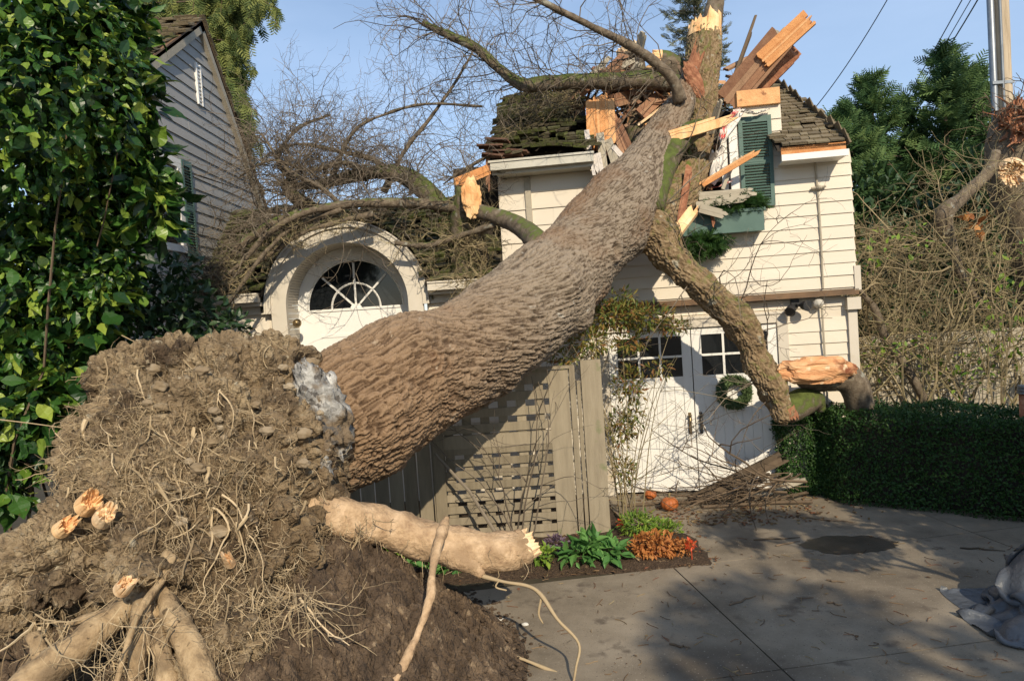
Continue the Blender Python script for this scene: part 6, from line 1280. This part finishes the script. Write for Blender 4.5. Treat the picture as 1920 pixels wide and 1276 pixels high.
# clods round the mound
mb = MB()
for i in range(420):
    a_ = tr_.uniform(-1.2, .9); rr = .93+abs(tr_.normal())*.05; x = -1.6+1.60*rr*math.cos(a_*1.0); y = 4.85+1.8*rr*math.sin(a_); s = tr_.uniform(.004, .018)
    if tr_.random() < .4: x -= tr_.uniform(0, .5)
    f = 1-math.hypot((x+1.6)/1.60, (y-4.85)/(1.95 if y < 4.85 else 1.4)); z = 1.22*max(f, 0)**1.02
    mb.add(*blob((x, y, z+s*.3), (s*1.2, s, s*.8), i, 1, .3), r=tr_.random())
tag(mb.build('soil_clods', MT['darksoil']), 'loose clods of dark soil at the foot of the mound', 'soil', kind='stuff')
# trees beyond the picture that throw the shade on the driveway and hedge
def shadetree(p, H, cl, label, n=1, leaf=.16):
    t = thing('shade_tree', label, 'tree', tuple(p)); mb = MB()
    for (c, r_, k) in cl: clump_leaves(mb, 'big', c, r_, k, leaf, r0=.1)
    mb.build('crown', MT['leafdark'], t); mb = MB(); p = np.array(p, float); mb.tube([p+[0, 0, H*k] for k in (0, .3, .6, 1)], [.16, .13, .1, .05], 10)
    for (c, r_, k) in cl: mb.tube([p+[0, 0, min(H, c[2])*.7], (p+[0, 0, c[2]]+np.array(c))/2, c], [.08, .05, .02], 6)
    mb.build('trunk', MT['limbbark'], t)
def shadow_on_ground(P): return P[:, :2]-sun_dir[None, :2]*(P[:, 2]/sun_dir[2])[:, None]
def in_quad(Q, poly, m=.045):
    c = poly.mean(0); pl = c+(poly-c)*(1+m/np.linalg.norm(poly-c, axis=1).mean()); r_ = np.ones(len(Q), bool)
    for i in range(len(pl)): a, b = pl[i], pl[(i+1) % len(pl)]; r_ &= ((b[0]-a[0])*(Q[:, 1]-a[1])-(b[1]-a[1])*(Q[:, 0]-a[0])) < 0
    return r_
near = thing('shade_tree', 'leafy young tree just right of the viewer whose crown shades the middle of the driveway', 'tree', (4.1, 3.3, 0)); mb = MB(); n = 9000
gaps = [np.array([G(*p)[:2] for p in q]) for q in (((1371, 1027), (1412, 1027), (1420, 1055), (1378, 1055)), ((1426, 1018), (1496, 1016), (1520, 1058), (1440, 1062)), ((1412, 990), (1462, 990), (1470, 1010), (1420, 1012)), ((1488, 995), (1504, 995), (1520, 1010), (1504, 1012)), ((1328, 1004), (1340, 1003), (1352, 1024), (1338, 1026)))]  # crown holes shaped so sun imitates light reflected from a window
P = np.array([3.45, 3.4, 2.36])+sph(n)*np.array([.78, .35, .62])*(rg.random(n)**.4)[:, None]; sg_ = shadow_on_ground(P); keep = np.ones(n, bool)
for q in gaps: keep &= ~in_quad(sg_, q)
keep &= (perlin(P*2.6) > -.42); P = P[keep]; k = len(P); scatter(mb, 'small', P, sph(k), sph(k), .075*rg.uniform(.6, 1.2, k)); mb.build('crown', MT['leafdark'], near)
mb = MB(); mb.tube([(4.1, 3.3, 0), (4.05, 3.32, 1.0), (3.9, 3.35, 1.8), (3.7, 3.4, 2.6)], [.05, .04, .03, .015], 8); mb.tube([(3.95, 3.34, 1.6), (3.5, 3.4, 2.0), (3.1, 3.45, 2.3)], [.02, .015, .006], 6); mb.build('trunk', MT['limbbark'], near)
shadetree((6.3, 3.4, 0), 3.6, [((5.8, 3.4, 2.7), (1.3, .8, .9), 1900), ((6.6, 3.4, 3.5), (1.5, .9, 1.1), 2100), ((5.2, 3.4, 3.5), (.6, .6, .5), 700), ((4.9, 3.5, 2.2), (.7, .6, .6), 800), ((7.4, 3.6, 2.6), (1.5, .9, 1.9), 2000), ((6.4, 3.3, 1.5), (1.4, .7, 1.0), 1500), ((8.4, 3.8, 3.2), (1.2, .9, 1.6), 1500)], 'dense low tree just beyond the right edge that shades the hedge')
shadetree((5.6, -5, 0), 6.2, [((3.7, -5, 6.2), (.5, .6, .35), 420), ((4.3, -5, 6.55), (.8, .8, .34), 900), ((5.6, -5, 5.9), (.8, .8, .28), 800), ((6.9, -5, 6.9), (.8, .8, .42), 1000), ((7.0, -5.2, 6.2), (.8, .8, .3), 800), ((3.4, -5, 5.3), (.7, .6, .3), 700)], 'street tree behind the viewer that dapples the driveway')

# look-alike boards get told apart by their place
from collections import defaultdict
same = defaultdict(list)
for o in sc.objects:
    if o.parent is None and o.get('group') == 'splintered boards of the crushed roof': same[o['label']].append(o)
for lab, L in same.items():
    if len(L) > 1:
        L.sort(key=lambda o: o.location.x); n = len(L)
        for i, o in enumerate(L): o['label'] = {0: 'leftmost', n-1: 'rightmost'}.get(i, 'middle')+' '+lab
